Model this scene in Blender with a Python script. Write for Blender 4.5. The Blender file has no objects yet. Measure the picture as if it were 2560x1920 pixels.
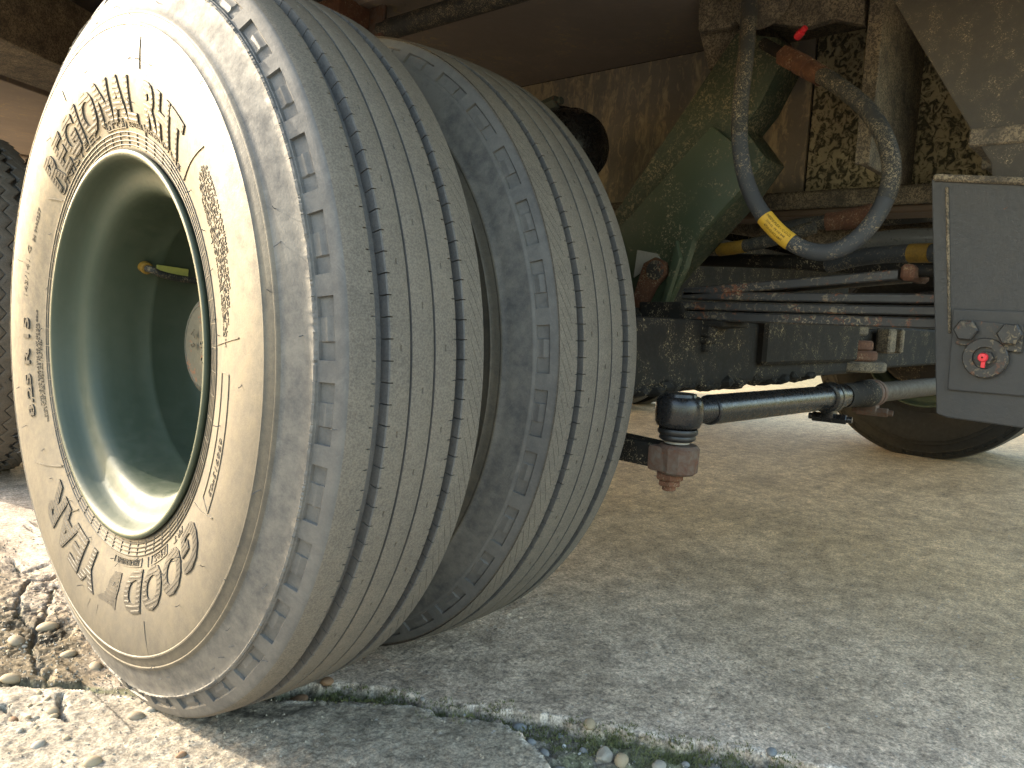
import bpy, bmesh, math, random
import numpy as np
from mathutils import Vector, Matrix
random.seed(7); RNG = np.random.default_rng(7)
SC = bpy.context.scene
COL = SC.collection
PI = math.pi

# ------------------------------------------------------------------ camera, sky, sun, exposure
MC = np.array([[0.66351059, -0.03608803, 0.74729603],
               [-0.74619123, -0.10446037, 0.65748511],
               [0.05433548, -0.99387408, -0.09623914]])      # camera axes (right, down, forward) in world
CAM = np.array([-0.3498, -0.89838, 0.47651])
FPX = 1923.0
cd = bpy.data.cameras.new('camera'); cam = bpy.data.objects.new('camera', cd); COL.objects.link(cam)
cd.sensor_width = 36; cd.lens = 36 * FPX / 2560; cd.clip_start = 0.02; cd.clip_end = 3000
r, d, f = MC[:, 0], MC[:, 1], MC[:, 2]
m4 = Matrix.Identity(4)
for i in range(3):
    m4[i][0] = r[i]; m4[i][1] = -d[i]; m4[i][2] = -f[i]; m4[i][3] = CAM[i]
cam.matrix_world = m4
SC.camera = cam

SUN = Vector((-0.88, 2.1, 1.0)).normalized()
W = bpy.data.worlds.new('World'); SC.world = W; W.use_nodes = True
nt = W.node_tree
bgn = nt.nodes['Background']
sky = nt.nodes.new('ShaderNodeTexSky'); sky.sky_type = 'NISHITA'; sky.sun_disc = False
sky.sun_elevation = math.asin(SUN.z); sky.sun_rotation = math.atan2(SUN.x, SUN.y)
sky.air_density = 1.6; sky.dust_density = 3.0; sky.ozone_density = 1.0
nt.links.new(sky.outputs[0], bgn.inputs[0]); bgn.inputs[1].default_value = 0.15
sl = bpy.data.lights.new('sun', 'SUN'); sl.energy = 2.0; sl.angle = math.radians(0.5); sl.color = (1.0, 0.88, 0.69)
so = bpy.data.objects.new('sun', sl); COL.objects.link(so)
so.rotation_euler = (-SUN).to_track_quat('-Z', 'Y').to_euler()
SC.view_settings.view_transform = 'Standard'; SC.view_settings.look = 'None'
SC.view_settings.exposure = 2.45; SC.view_settings.gamma = 1.0
SC.view_settings.use_curve_mapping = False

# ------------------------------------------------------------------ helpers
def ray(px, py):
    return MC @ np.array([(px * 2560 / 2212 - 1280) / FPX, (py * 2560 / 2212 - 960) / FPX, 1.0])
def at(px, py, ax, val):
    """point of the world seen at a place of the photograph, on the plane ax = val"""
    dd = ray(px, py); i = 'xyz'.index(ax); s = (val - CAM[i]) / dd[i]
    return Vector(CAM + s * dd)

def tag(o, label=None, cat=None, group=None, kind=None):
    if label: o['label'] = label
    if cat: o['category'] = cat
    if group: o['group'] = group
    if kind: o['kind'] = kind
    return o
def empty(name, loc, label, cat, group=None, rz=0):
    o = bpy.data.objects.new(name, None); COL.objects.link(o); o.location = loc; o.rotation_euler = (0, 0, rz)
    o.empty_display_size = 0.05
    return tag(o, label, cat, group)
def link(name, me, parent=None, world=False):
    o = bpy.data.objects.new(name, me); COL.objects.link(o)
    if parent is not None:
        o.parent = parent
        if world:                                        # mesh given in world space under a placed parent
            o.matrix_parent_inverse = parent.matrix_basis.inverted() if parent.parent is None else Matrix.Identity(4)
    return o
def wobj(name, bm, mat, parent=None, smooth=None):
    """bmesh in world coordinates -> object whose origin is its thing's base"""
    me = bpy.data.meshes.new(name)
    bmesh.ops.recalc_face_normals(bm, faces=bm.faces)
    bm.to_mesh(me); bm.free()
    for mt in (mat if isinstance(mat, (list, tuple)) else [mat]): me.materials.append(mt)
    if smooth is not None:
        me.polygons.foreach_set('use_smooth', [True] * len(me.polygons))
        me.set_sharp_from_angle(angle=math.radians(smooth))
    root = parent
    while root is not None and root.parent is not None: root = root.parent
    if root is not None:
        me.transform(Matrix.Translation(-Vector(root.location)))
    o = bpy.data.objects.new(name, me); COL.objects.link(o)
    if parent is not None: o.parent = parent
    return o

def nmesh(name, verts, faces, mats, mi=None, smooth=True, sharp=None):
    me = bpy.data.meshes.new(name)
    verts = np.ascontiguousarray(verts, dtype=np.float32); faces = np.ascontiguousarray(faces, dtype=np.int32)
    k = faces.shape[1]
    me.vertices.add(len(verts)); me.vertices.foreach_set('co', verts.ravel())
    me.loops.add(faces.size); me.loops.foreach_set('vertex_index', faces.ravel())
    me.polygons.add(len(faces))
    me.polygons.foreach_set('loop_start', np.arange(0, faces.size, k, dtype=np.int32))
    me.polygons.foreach_set('loop_total', np.full(len(faces), k, dtype=np.int32))
    for m in mats: me.materials.append(m)
    if mi is not None: me.polygons.foreach_set('material_index', np.ascontiguousarray(mi, dtype=np.int32))
    me.update(calc_edges=True)
    me.polygons.foreach_set('use_smooth', np.full(len(faces), smooth))
    if sharp: me.set_sharp_from_angle(angle=math.radians(sharp))
    return me

# --- bmesh shapes, all in world space
def add_box(bm, c, size, rot=None, bev=0.0, seg=1):
    M = Matrix.Translation(c) @ (rot.to_4x4() if rot is not None else Matrix.Identity(4)) @ Matrix.Diagonal((*size, 1))
    g = bmesh.ops.create_cube(bm, size=1, matrix=M)
    if bev:
        es = list({e for v in g['verts'] for e in v.link_edges})
        bmesh.ops.bevel(bm, geom=es, offset=bev, segments=seg, affect='EDGES', profile=0.6)
def frame_of(a, b, up=(0, 0, 1)):
    z = (Vector(b) - Vector(a)).normalized(); u = Vector(up)
    x = u.cross(z)
    if x.length < 1e-4: x = Vector((1, 0, 0)).cross(z)
    x.normalize(); y = z.cross(x)
    return Matrix((x, y, z)).transposed()
def add_bar(bm, a, b, w, h, up=(0, 0, 1), bev=0.0):
    a = Vector(a); b = Vector(b)
    add_box(bm, (a + b) / 2, (w, h, (b - a).length), frame_of(a, b, up), bev)
def add_lathe(bm, a, b, prof, n=32, close=True):
    """prof: (t along a->b in metres, radius)"""
    a = Vector(a); F = frame_of(a, b); rings = []
    for t, rr in prof:
        rings.append([bm.verts.new(a + F @ Vector((rr * math.cos(2 * PI * k / n), rr * math.sin(2 * PI * k / n), t))) for k in range(n)])
    for A, B in zip(rings[:-1], rings[1:]):
        for k in range(n): bm.faces.new((A[k], A[(k + 1) % n], B[(k + 1) % n], B[k]))
    if close:
        bm.faces.new(rings[0][::-1]); bm.faces.new(rings[-1])
def add_cyl(bm, a, b, rad, n=24, ch=0.0):
    L = (Vector(b) - Vector(a)).length
    add_lathe(bm, a, b, [(0, rad - ch), (ch, rad), (L - ch, rad), (L, rad - ch)] if ch else [(0, rad), (L, rad)], n)
def add_hex(bm, a, b, rad): add_cyl(bm, a, b, rad, 6, rad * 0.12)
def smooth_path(pts, n=8):
    P = [Vector(p) for p in pts]; out = []
    P = [2 * P[0] - P[1]] + P + [2 * P[-1] - P[-2]]
    for i in range(1, len(P) - 2):
        for k in range(n):
            t = k / n
            out.append(0.5 * ((2 * P[i]) + (P[i + 1] - P[i - 1]) * t + (2 * P[i - 1] - 5 * P[i] + 4 * P[i + 1] - P[i + 2]) * t * t
                              + (3 * P[i] - P[i - 1] - 3 * P[i + 1] + P[i + 2]) * t ** 3))
    out.append(P[-2]); return out
def add_tube(bm, path, rad, n=16, cap=True, rfun=None):
    rings = []; x = None
    for i, p in enumerate(path):
        t = (path[min(i + 1, len(path) - 1)] - path[max(i - 1, 0)]).normalized()
        if x is None: x = Vector((0, 0, 1)).cross(t); x = x if x.length > 1e-3 else Vector((1, 0, 0))
        x = (x - t * x.dot(t)).normalized(); y = t.cross(x)
        rr = rfun(i / (len(path) - 1)) if rfun else rad
        rings.append([bm.verts.new(p + x * rr * math.cos(2 * PI * k / n) + y * rr * math.sin(2 * PI * k / n)) for k in range(n)])
    for A, B in zip(rings[:-1], rings[1:]):
        for k in range(n): bm.faces.new((A[k], A[(k + 1) % n], B[(k + 1) % n], B[k]))
    if cap: bm.faces.new(rings[0][::-1]); bm.faces.new(rings[-1])
def add_prism(bm, poly, off, bev=0.0):
    """polygon of points extruded by the vector off"""
    off = Vector(off)
    a = [bm.verts.new(Vector(p)) for p in poly]; b = [bm.verts.new(Vector(p) + off) for p in poly]
    n = len(poly); fs = [bm.faces.new(a[::-1]), bm.faces.new(b)]
    for i in range(n): fs.append(bm.faces.new((a[i], a[(i + 1) % n], b[(i + 1) % n], b[i])))
    if bev:
        bmesh.ops.recalc_face_normals(bm, faces=fs)
        es = list({e for f_ in fs for e in f_.edges})
        bmesh.ops.bevel(bm, geom=es, offset=bev, segments=2, affect='EDGES', profile=0.6)
def BM(): return bmesh.new()

# ------------------------------------------------------------------ materials
def srgb(*c): return tuple(((x / 255) / 12.92 if x / 255 <= .04045 else ((x / 255 + .055) / 1.055) ** 2.4) for x in c) + (1,)
class MB:
    def __init__(s, name, rough=0.7, spec=0.5, metal=0.0):
        s.m = bpy.data.materials.new(name); s.m.use_nodes = True; s.t = s.m.node_tree; s.n = s.t.nodes; s.l = s.t.links
        s.b = s.n['Principled BSDF']; s.b.inputs['Roughness'].default_value = rough
        s.b.inputs['Specular IOR Level'].default_value = spec; s.b.inputs['Metallic'].default_value = metal
        s.tc = s.n.new('ShaderNodeTexCoord'); s.co = s.tc.outputs['Object']; s.hts = []
    def noise(s, scale, detail=4, rough=0.6, dist=0.0, stretch=None):
        n = s.n.new('ShaderNodeTexNoise'); n.inputs['Scale'].default_value = scale; n.inputs['Detail'].default_value = detail
        n.inputs['Roughness'].default_value = rough; n.inputs['Distortion'].default_value = dist
        co = s.co
        if stretch:
            mp = s.n.new('ShaderNodeMapping'); mp.inputs['Scale'].default_value = stretch; s.l.new(co, mp.inputs[0]); co = mp.outputs[0]
        s.l.new(co, n.inputs['Vector']); return n.outputs['Fac']
    def voro(s, scale, feature='F1', dist=None):
        n = s.n.new('ShaderNodeTexVoronoi'); n.inputs['Scale'].default_value = scale; n.feature = feature
        s.l.new(s.co, n.inputs['Vector']); return n.outputs['Distance']
    def ramp(s, fac, stops, interp='LINEAR'):
        n = s.n.new('ShaderNodeValToRGB'); cr = n.color_ramp; cr.interpolation = interp
        while len(cr.elements) < len(stops): cr.elements.new(0.5)
        for e, (p, c) in zip(cr.elements, stops):
            e.position = p; e.color = c if hasattr(c, '__len__') else (c, c, c, 1)
        s.l.new(fac, n.inputs[0]); return n.outputs[0]
    def mix(s, fac, a, b, mode='MIX'):
        n = s.n.new('ShaderNodeMix'); n.data_type = 'RGBA'; n.blend_type = mode
        for i, v in ((0, fac), (6, a), (7, b)):
            if hasattr(v, 'is_linked') or isinstance(v, bpy.types.NodeSocket): s.l.new(v, n.inputs[i])
            else: n.inputs[i].default_value = v
        return n.outputs[2]
    def math(s, op, a, b=None):
        n = s.n.new('ShaderNodeMath'); n.operation = op
        for i, v in enumerate((a, b)):
            if v is None: continue
            if isinstance(v, bpy.types.NodeSocket): s.l.new(v, n.inputs[i])
            else: n.inputs[i].default_value = v
        return n.outputs[0]
    def out(s, color, rough=None):
        if isinstance(color, bpy.types.NodeSocket): s.l.new(color, s.b.inputs['Base Color'])
        else: s.b.inputs['Base Color'].default_value = color
        if rough is not None: s.l.new(rough, s.b.inputs['Roughness'])
    def bump(s, h, strength=0.3, dist=0.001):
        n = s.n.new('ShaderNodeBump'); n.inputs['Strength'].default_value = strength; n.inputs['Distance'].default_value = dist
        s.l.new(h, n.inputs['Height'])
        if s.b.inputs['Normal'].is_linked: s.l.new(s.b.inputs['Normal'].links[0].from_socket, n.inputs['Normal'])
        s.l.new(n.outputs[0], s.b.inputs['Normal']); return s
def C(*v): return (*v, 1)

def rubber(name, base, dust, amount, fine, rough, streak=True, spec=0.4):
    m = MB(name, rough, spec)
    n1 = m.noise(9, 6, .65); n2 = m.noise(70, 5, .7); n3 = m.noise(600, 2, .6)
    k = m.ramp(m.mix(.45, n1, n2), [(.5 - amount, 0), (.62 - amount * .4, 1)])
    c = m.mix(k, base, dust)
    if streak:
        s = m.ramp(m.noise(26, 8, .75, .8, (1, 1, 1)), [(.56, 0), (.66, 1)])
        c = m.mix(m.math('MULTIPLY', s, .35), c, tuple(min(1, x * 1.5) for x in dust[:3]) + (1,))
    c = m.mix(fine, c, m.ramp(n3, [(.35, tuple(x * .45 for x in dust[:3]) + (1,)), (.65, tuple(min(1, x * 1.35) for x in dust[:3]) + (1,))]))
    m.out(c, m.ramp(n2, [(.3, rough + .12), (.7, rough - .08)]))
    m.bump(n3, .25, .0004); m.bump(n2, .25, .0012)
    return m.m
MT = {}
MT['tread'] = rubber('worn_tread_rubber', C(.104, .095, .084), C(.146, .129, .107), .12, .42, .82, spec=.25)
MT['groove'] = rubber('groove_rubber', C(.070, .072, .076), C(.110, .107, .104), .10, .2, .75, False, .3)
MT['side'] = rubber('sidewall_rubber', C(.056, .052, .045), C(.104, .092, .071), .10, .14, .55, spec=.5)
MT['letter'] = rubber('lettering_rubber', C(.030, .029, .028), C(.055, .051, .044), .10, .12, .55, spec=.35)
MT['butt'] = rubber('shoulder_rubber', C(.082, .081, .081), C(.122, .118, .112), .08, .10, .62)
MT['scuff'] = rubber('scuffed_rubber', C(.060, .062, .066), C(.140, .134, .124), .10, .10, .66)

def paint(name, base, dirt, amt, rough=.45, spec=.5, rust=None, speck=0.0, dust=C(.30, .24, .15), scale=14, bump=.3):
    m = MB(name, rough, spec)
    n1 = m.noise(scale, 6, .65); n2 = m.noise(scale * 8, 5, .65, .5); n3 = m.noise(scale * 30, 3, .6)
    c = m.mix(m.ramp(m.mix(.4, n1, n2), [(.5 - amt, 0), (.5 + .25 - amt, 1)]), base, dirt)
    if rust: c = m.mix(m.ramp(m.mix(.5, m.noise(scale * 1.7, 5, .7), n2), [(rust[0], 0), (rust[1], 1)] if isinstance(rust, tuple) else [(.55, 0), (.60, 1)]), c, m.ramp(n3, [(.3, C(.06, .022, .012)), (.7, C(.20, .075, .035))]))
    if speck:
        msk = m.math('MULTIPLY', m.ramp(n1, [(.5 - speck * .4, 0), (.62, 1)]), m.ramp(m.noise(scale * 11, 3, .6, 1.2), [(.58 - speck * .2, 0), (.63 - speck * .2, 1)]))
        c = m.mix(msk, c, dust); m.bump(msk, .5, .001)
    m.out(c, m.ramp(n2, [(.3, rough - .08), (.7, rough + .15)]))
    m.bump(n2, bump, .0008)
    return m.m
MT['rim'] = paint('olive_rim_paint', C(.046, .062, .042), C(.064, .077, .054), .05, .48, .4, (.66, .69), 0, scale=8)
MT['hub'] = paint('hub_grey_green', C(.034, .043, .037), C(.050, .054, .044), .05, .6, rust=True, scale=22)
MT['olive'] = paint('olive_strut_paint', C(.038, .056, .030), C(.050, .062, .034), .06, .50, speck=.02, scale=18)
MT['olivemud'] = paint('muddy_olive_paint', C(.024, .036, .020), C(.038, .044, .024), .05, .6, speck=.28, scale=17, dust=C(.22, .18, .10))
MT['grey'] = paint('dark_grey_paint', C(.030, .031, .033), C(.040, .038, .036), .04, .5, rust=(.64, .70), speck=.0, scale=34)
MT['dark'] = paint('dirty_dark_steel', C(.014, .013, .012), C(.030, .025, .019), .04, .75, .2, speck=.03, scale=24)
MT['leaf'] = paint('spring_steel', C(.026, .026, .027), C(.045, .040, .034), .06, .5, rust=True, speck=.15, scale=15)
MT['brown'] = paint('brown_dust_film', C(.19, .158, .138), C(.25, .21, .18), .05, .75, speck=.10, scale=5)
MT['gusset'] = paint('dusty_gusset_paint', C(.038, .033, .026), C(.056, .047, .034), .06, .72, speck=.02, scale=55)
MT['mudsteel'] = paint('muddy_steel', C(.048, .041, .033), C(.11, .088, .060), .12, .8, speck=.52, scale=26, dust=C(.27, .215, .14))
MT['rust'] = paint('rusted_steel', C(.085, .035, .018), C(.17, .075, .04), .06, .85, speck=.1, scale=30, bump=.7)
MT['rustgrey'] = paint('rusty_grey_casting', C(.105, .085, .066), C(.085, .034, .019), .14, .75, rust=True, scale=18, bump=.8)
MT['black'] = paint('gloss_black_paint', C(.010, .010, .011), C(.022, .021, .020), -.02, .24, .5, scale=20)
MT['boot'] = paint('boot_rubber', C(.012, .012, .013), C(.03, .028, .026), 0, .4, .5, scale=25)
MT['hose'] = paint('hose_rubber', C(.040, .043, .048), C(.058, .059, .060), .02, .6, .35, speck=.12, scale=25)
MT['hosemud'] = paint('muddy_hose_rubber', C(.030, .031, .031), C(.048, .044, .036), .06, .6, .3, speck=.25, scale=38)
MT['zinc'] = paint('dull_zinc', C(.30, .29, .26), C(.20, .18, .14), .0, .45, .6, scale=30)
MT['yellow'] = paint('yellow_label', C(.60, .36, .035), C(.42, .25, .04), .02, .55, .4, scale=40)
MT['yellowdim'] = paint('grimy_yellow_band', C(.26, .15, .022), C(.13, .085, .03), .05, .65, .3, scale=40)
MT['print'] = paint('label_print', C(.05, .035, .015), C(.08, .05, .02), 0, .6, .3, scale=40)
MT['tape'] = paint('yellow_tape', C(.42, .40, .10), C(.30, .28, .09), .03, .5, .4, scale=40)
MT['red'] = paint('red_plastic', C(.75, .030, .045), C(.62, .03, .04), -.05, .4, .5, scale=60)
MT['chrome'] = paint('polished_rod', C(.11, .11, .105), C(.075, .07, .06), .0, .3, .6, scale=20)

def mud_wrinkle(name, vertical=False):
    m = MB(name, .85, .2)
    if vertical:
        n = m.noise(75, 4, .65, 1.2, (1, 1, .45)); big = m.noise(26, 4, .6, .2, (1, 1, .10))
        k = m.ramp(m.mix(.55, n, big), [(.475, 0), (.56, 1)])
        c = m.mix(k, m.ramp(m.noise(9, 4), [(.3, C(.19, .165, .135)), (.7, C(.26, .225, .18))]), m.ramp(n, [(.3, C(.30, .24, .155)), (.7, C(.46, .37, .24))]))
        h = n
    else:
        n = m.noise(92, 3.0, .55, 1.1, (1, 1, .85)); n2 = m.noise(170, 3, .6, .8)
        k = m.ramp(m.mix(.22, n, n2), [(.43, 0), (.475, .45), (.53, 1)])
        c = m.mix(k, C(.075, .069, .045), m.ramp(m.noise(11, 5, .6), [(.3, C(.32, .27, .165)), (.7, C(.50, .42, .26))]))
        h = k
    m.out(c); m.bump(h, .9, .002)
    return m.m
MT['wrinkle'] = mud_wrinkle('wrinkled_mud'); MT['streak'] = mud_wrinkle('streaked_mud', True)

# ------------------------------------------------------------------ ground
def vnoise(x, y, seed):
    xi = np.floor(x).astype(np.int64); yi = np.floor(y).astype(np.int64); fx = x - xi; fy = y - yi
    def h(a, b):
        n = (a * 374761393 + b * 668265263 + seed * 1442695041) & 0x7fffffff
        n = ((n ^ (n >> 13)) * 1274126177) & 0x7fffffff
        return ((n ^ (n >> 16)) & 0xffff) / 65535.0
    u = fx * fx * (3 - 2 * fx); v = fy * fy * (3 - 2 * fy)
    return (h(xi, yi) * (1 - u) + h(xi + 1, yi) * u) * (1 - v) + (h(xi, yi + 1) * (1 - u) + h(xi + 1, yi + 1) * u) * v
def fbm(x, y, fr, octs, seed, gain=.55):
    s = 0; a = 1; t = 0
    for o in range(octs):
        s = s + a * vnoise(x * fr, y * fr, seed + o * 17); t += a; a *= gain; fr *= 2.03
    return s / t
def axis_pts(lo, hi, step, far, g=1.09):
    c = list(np.arange(lo, hi, step)); s = step; x = hi
    up_ = []
    while x < far: up_.append(x); s *= g; x += s
    s = step; x = lo; dn = []
    while x > -far: s *= g; x -= s; dn.append(x)
    return np.array(dn[::-1] + c + up_ + [far * 1.2])
GZ0 = .011                                                 # the tyres sit 11 mm into their own roundness
def g2(px, py):                                            # full-resolution photo pixel -> ground plane
    p = at(px * 2212 / 2560, py * 2212 / 2560, 'z', GZ0); return (p.x, p.y)
def pl(pts): return np.array([g2(*p) for p in pts])
JU = pl([(-300, 1690), (0, 1700), (180, 1706), (380, 1716), (560, 1722), (760, 1708), (905, 1712), (980, 1724), (1060, 1752), (1200, 1768), (1330, 1787), (1450, 1804), (1600, 1832), (1700, 1850), (1850, 1872), (2000, 1903), (2160, 1945), (2500, 2030)])
JL = pl([(-300, 1712), (0, 1716), (180, 1722), (380, 1738), (560, 1750), (760, 1752), (870, 1754), (1050, 1764), (1100, 1790), (1250, 1806), (1290, 1830), (1350, 1872), (1380, 1925), (1400, 1990), (1450, 2100), (1600, 2300)])
CRK = [pl([(0, 1405), (35, 1402), (52, 1430), (90, 1420), (140, 1400), (150, 1378)]), pl([(75, 1450), (105, 1452), (148, 1432)]),
       pl([(140, 1462), (115, 1530), (85, 1580), (76, 1620), (98, 1665), (120, 1700)]), pl([(75, 1450), (50, 1490), (52, 1540), (88, 1570)]),
       pl([(0, 1765), (40, 1790), (85, 1800)]), pl([(156, 1735), (148, 1780), (175, 1800)]), pl([(95, 1715), (200, 1718), (315, 1728)]),
       pl([(0, 1335), (60, 1330), (110, 1300)])]
def dist_poly(X, Y, P):
    D = np.full(X.shape, 1e9)
    for a, b in zip(P[:-1], P[1:]):
        dx, dy = b - a; L = dx * dx + dy * dy + 1e-12
        t = np.clip(((X - a[0]) * dx + (Y - a[1]) * dy) / L, 0, 1)
        D = np.minimum(D, np.hypot(X - a[0] - t * dx, Y - a[1] - t * dy))
    return D
def in_poly(X, Y, P):
    c = np.zeros(X.shape, bool); n = len(P); j = n - 1
    for i in range(n):
        xi, yi = P[i]; xj, yj = P[j]
        c ^= ((yi > Y) != (yj > Y)) & (X < (xj - xi) * (Y - yi) / (yj - yi + 1e-12) + xi); j = i
    return c
JPOLY = np.concatenate([JU, JL[::-1]])
LOWER = np.concatenate([JL, np.array([[1.0, -3.0], [-3.0, -3.0], [-3.0, -.2]])])
GX = axis_pts(-.28, .60, .0024, 900, 1.10); GY = axis_pts(-.82, .44, .0026, 900, 1.07)
X, Y = np.meshgrid(GX, GY, indexing='ij')
near = np.clip(1 - (np.hypot(X - .2, Y + .1) - 1.2) / 1.5, 0, 1)
wob = (fbm(X, Y, 60, 3, 3) - .5) * .016
rough_z = np.clip((.10 - X + (fbm(X, Y, 9, 3, 5) - .5) * .12) / .10, 0, 1) * ~in_poly(X, Y, LOWER)
dj = dist_poly(X + wob, Y + wob, JPOLY[np.r_[0:len(JPOLY), 0]])
inj = in_poly(X + wob, Y - wob, JPOLY)
depth_j = np.where(inj, np.clip(dj / .006, 0, 1), 0)
Z = (fbm(X, Y, 3, 3, 11) - .5) * .006 * near
Z += (fbm(X, Y, 110, 3, 21) - .5) * (.0016 + .0026 * rough_z + .0015 * in_poly(X, Y, LOWER)) * near
Z += rough_z * ((fbm(X, Y, 24, 3, 31) - .5) * .008 + (fbm(X, Y, 240, 2, 33) - .5) * .0042) * near
low = np.clip((fbm(X, Y, 13, 4, 41) - .56) * 9, 0, 1) * rough_z
Z -= low * .006 * near
tint = np.zeros(X.shape)
# exposed aggregate: many half-sunk stones pressed out of the sheet itself
def press(n, x0, x1, y0, y1, rmin, rmax, hf, cond):
    for _ in range(n):
        cx = RNG.uniform(x0, x1); cy = RNG.uniform(y0, y1)
        i0 = np.searchsorted(GX, cx); j0 = np.searchsorted(GY, cy)
        if not cond(i0, j0): continue
        a = rmin + (rmax - rmin) * RNG.random() ** 2.5; b = a * RNG.uniform(.55, .95); th = RNG.uniform(0, PI)
        i1, i2 = np.searchsorted(GX, (cx - a, cx + a)); j1, j2 = np.searchsorted(GY, (cy - a, cy + a))
        if i2 <= i1 or j2 <= j1: continue
        xx = X[i1:i2 + 1, j1:j2 + 1] - cx; yy = Y[i1:i2 + 1, j1:j2 + 1] - cy
        u = (xx * math.cos(th) + yy * math.sin(th)) / a; v = (-xx * math.sin(th) + yy * math.cos(th)) / b
        q = np.clip(1 - u * u - v * v, 0, 1); hh = np.sqrt(q) * b * hf
        Z[i1:i2 + 1, j1:j2 + 1] = np.maximum(Z[i1:i2 + 1, j1:j2 + 1], np.where(q > 0, Z[i1:i2 + 1, j1:j2 + 1] * .5 + hh, -1))
        t = RNG.uniform(-1, 1)
        tint[i1:i2 + 1, j1:j2 + 1] = np.where(q > .05, t, tint[i1:i2 + 1, j1:j2 + 1])
press(9000, -.3, .2, -.5, .9, .0022, .0085, .20, lambda i, j: rough_z[i, j] > .3)
press(3600, -.3, .62, -.82, .1, .0022, .0060, .22, lambda i, j: rough_z[i, j] < .3)
ck = np.full(X.shape, 1e9)
for P in CRK: ck = np.minimum(ck, dist_poly(X + wob * .8, Y - wob * .8, P) + .0)
ckm = np.clip(1 - ck / .0045, 0, 1) * near
Z = Z - ckm * .010
Z = Z * (1 - depth_j * .8) - depth_j * .013 * near + depth_j * (fbm(X, Y, 90, 3, 51) - .5) * .012
lipm = np.clip(1 - dj / .012, 0, 1) * (~inj) * (1 - rough_z) * near
tyre_c = np.exp(-((np.abs(Y) / .10) ** 4)) * ((X > -.02) & (X < .50))     # worn flat under the tyres
Z = np.where(tyre_c > .02, Z * (1 - tyre_c) - .004 * tyre_c, Z)
Z = Z + GZ0
# surface colour with some sun and shade levels worked in: grey fines, warm eroded concrete, dirt and moss in the joint
base = np.ones(X.shape + (3,)) * np.array([.52, .435, .365])  # slab colour made paler to offset the shade it lies in
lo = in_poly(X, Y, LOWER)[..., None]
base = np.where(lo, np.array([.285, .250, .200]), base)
base = base * (1 - rough_z[..., None]) + np.array([.118, .090, .053]) * rough_z[..., None]  # eroded zone coloured darker to offset the direct sun on it
stain = np.clip((fbm(X, Y, 5, 4, 61) - .42) * 4, 0, 1)[..., None] * (1 - rough_z[..., None])
base = base * (1 - stain * np.array([.17, .18, .21]) * (1 - .7 * lo))
blot = np.clip((fbm(X, Y, 26, 4, 63, .65) - .53) * 7, 0, 1)[..., None] * np.clip((fbm(X, Y, 4, 3, 65)[..., None] - .36) * 4, 0, 1) * (1 - rough_z[..., None])
base = base * (1 - blot * .22 * (1 - lo))
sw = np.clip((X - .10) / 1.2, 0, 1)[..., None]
base = base * (1 - sw * np.array([.0, .16, .45]))  # golden light beyond the tyres tinted into the ground colour
base = base * (1 + .32 * tint[..., None] * np.array([1, .95, .9]))
base = base * (1 - .45 * low[..., None]) 
base = base + lipm[..., None] * np.array([.28, .27, .25]) * np.clip((fbm(X, Y, 70, 3, 71)[..., None] - .35) * 4, 0, 1)
dirt = np.array([.17, .155, .125]); mossc = np.array([.115, .122, .066])
mf = np.clip((fbm(X, Y, 34, 3, 81) - .44) * 7, 0, 1)[..., None]
base = base * (1 - depth_j[..., None] * .9) + (dirt * (1 - mf) + mossc * mf) * depth_j[..., None] * .9
mf2 = np.clip((fbm(X, Y, 22, 3, 91) - .45) * 6, 0, 1)
base = base * (1 - (ckm * .7)[..., None]) + np.where((mf2 > .5)[..., None], mossc, dirt * .8) * (ckm * .7)[..., None]
dark_marks = (np.clip(1 - dist_poly(X + wob, Y + wob, pl([(560, 1775), (640, 1790), (700, 1792), (790, 1770)])) / .011, 0, 1) + np.clip(1 - dist_poly(X + wob, Y + wob, pl([(870, 1755), (960, 1762)])) / .006, 0, 1)) 
base = base * (1 - .75 * np.clip(dark_marks, 0, 1)[..., None])  # contact shadow painted at the tyre foot, plus a small dark mark beside it
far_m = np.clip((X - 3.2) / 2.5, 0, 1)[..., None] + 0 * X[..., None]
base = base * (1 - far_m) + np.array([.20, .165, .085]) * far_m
ni, nj = X.shape
idx = np.arange(ni * nj).reshape(ni, nj)
F = np.stack([idx[:-1, :-1], idx[1:, :-1], idx[1:, 1:], idx[:-1, 1:]], -1).reshape(-1, 4)
m = MB('weathered_concrete', .78, .35)
va = m.n.new('ShaderNodeVertexColor'); va.layer_name = 'base'
n1 = m.noise(300, 3, .75); n2 = m.noise(110, 4, .7); n3 = m.noise(28, 5, .6)
c = m.mix(.75, va.outputs[0], m.ramp(n1, [(.33, .30), (.5, .95), (.67, 1.70)]), 'MULTIPLY')
c = m.mix(.7, c, m.ramp(n2, [(.34, .42), (.5, 1.0), (.68, 1.35)]), 'MULTIPLY')
c = m.mix(.75, c, m.ramp(n3, [(.34, .60), (.66, 1.25)]), 'MULTIPLY')
c = m.mix(m.ramp(m.voro(95), [(.14, .85), (.19, 0)]), c, m.ramp(m.noise(60, 2), [(.35, C(.10, .095, .09)), (.5, C(.30, .25, .18)), (.65, C(.34, .33, .31))]))
m.out(c); m.bump(n1, .55, .0016); m.bump(n2, .45, .003)
MT['concrete'] = m.m
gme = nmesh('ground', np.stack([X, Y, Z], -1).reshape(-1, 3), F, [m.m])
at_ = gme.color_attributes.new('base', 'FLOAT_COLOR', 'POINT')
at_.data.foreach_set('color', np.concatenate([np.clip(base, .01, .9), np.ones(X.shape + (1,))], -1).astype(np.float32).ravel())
tag(link('concrete_ground', gme), 'broken weathered concrete slabs with a mossy joint', None, None, 'structure')
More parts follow.
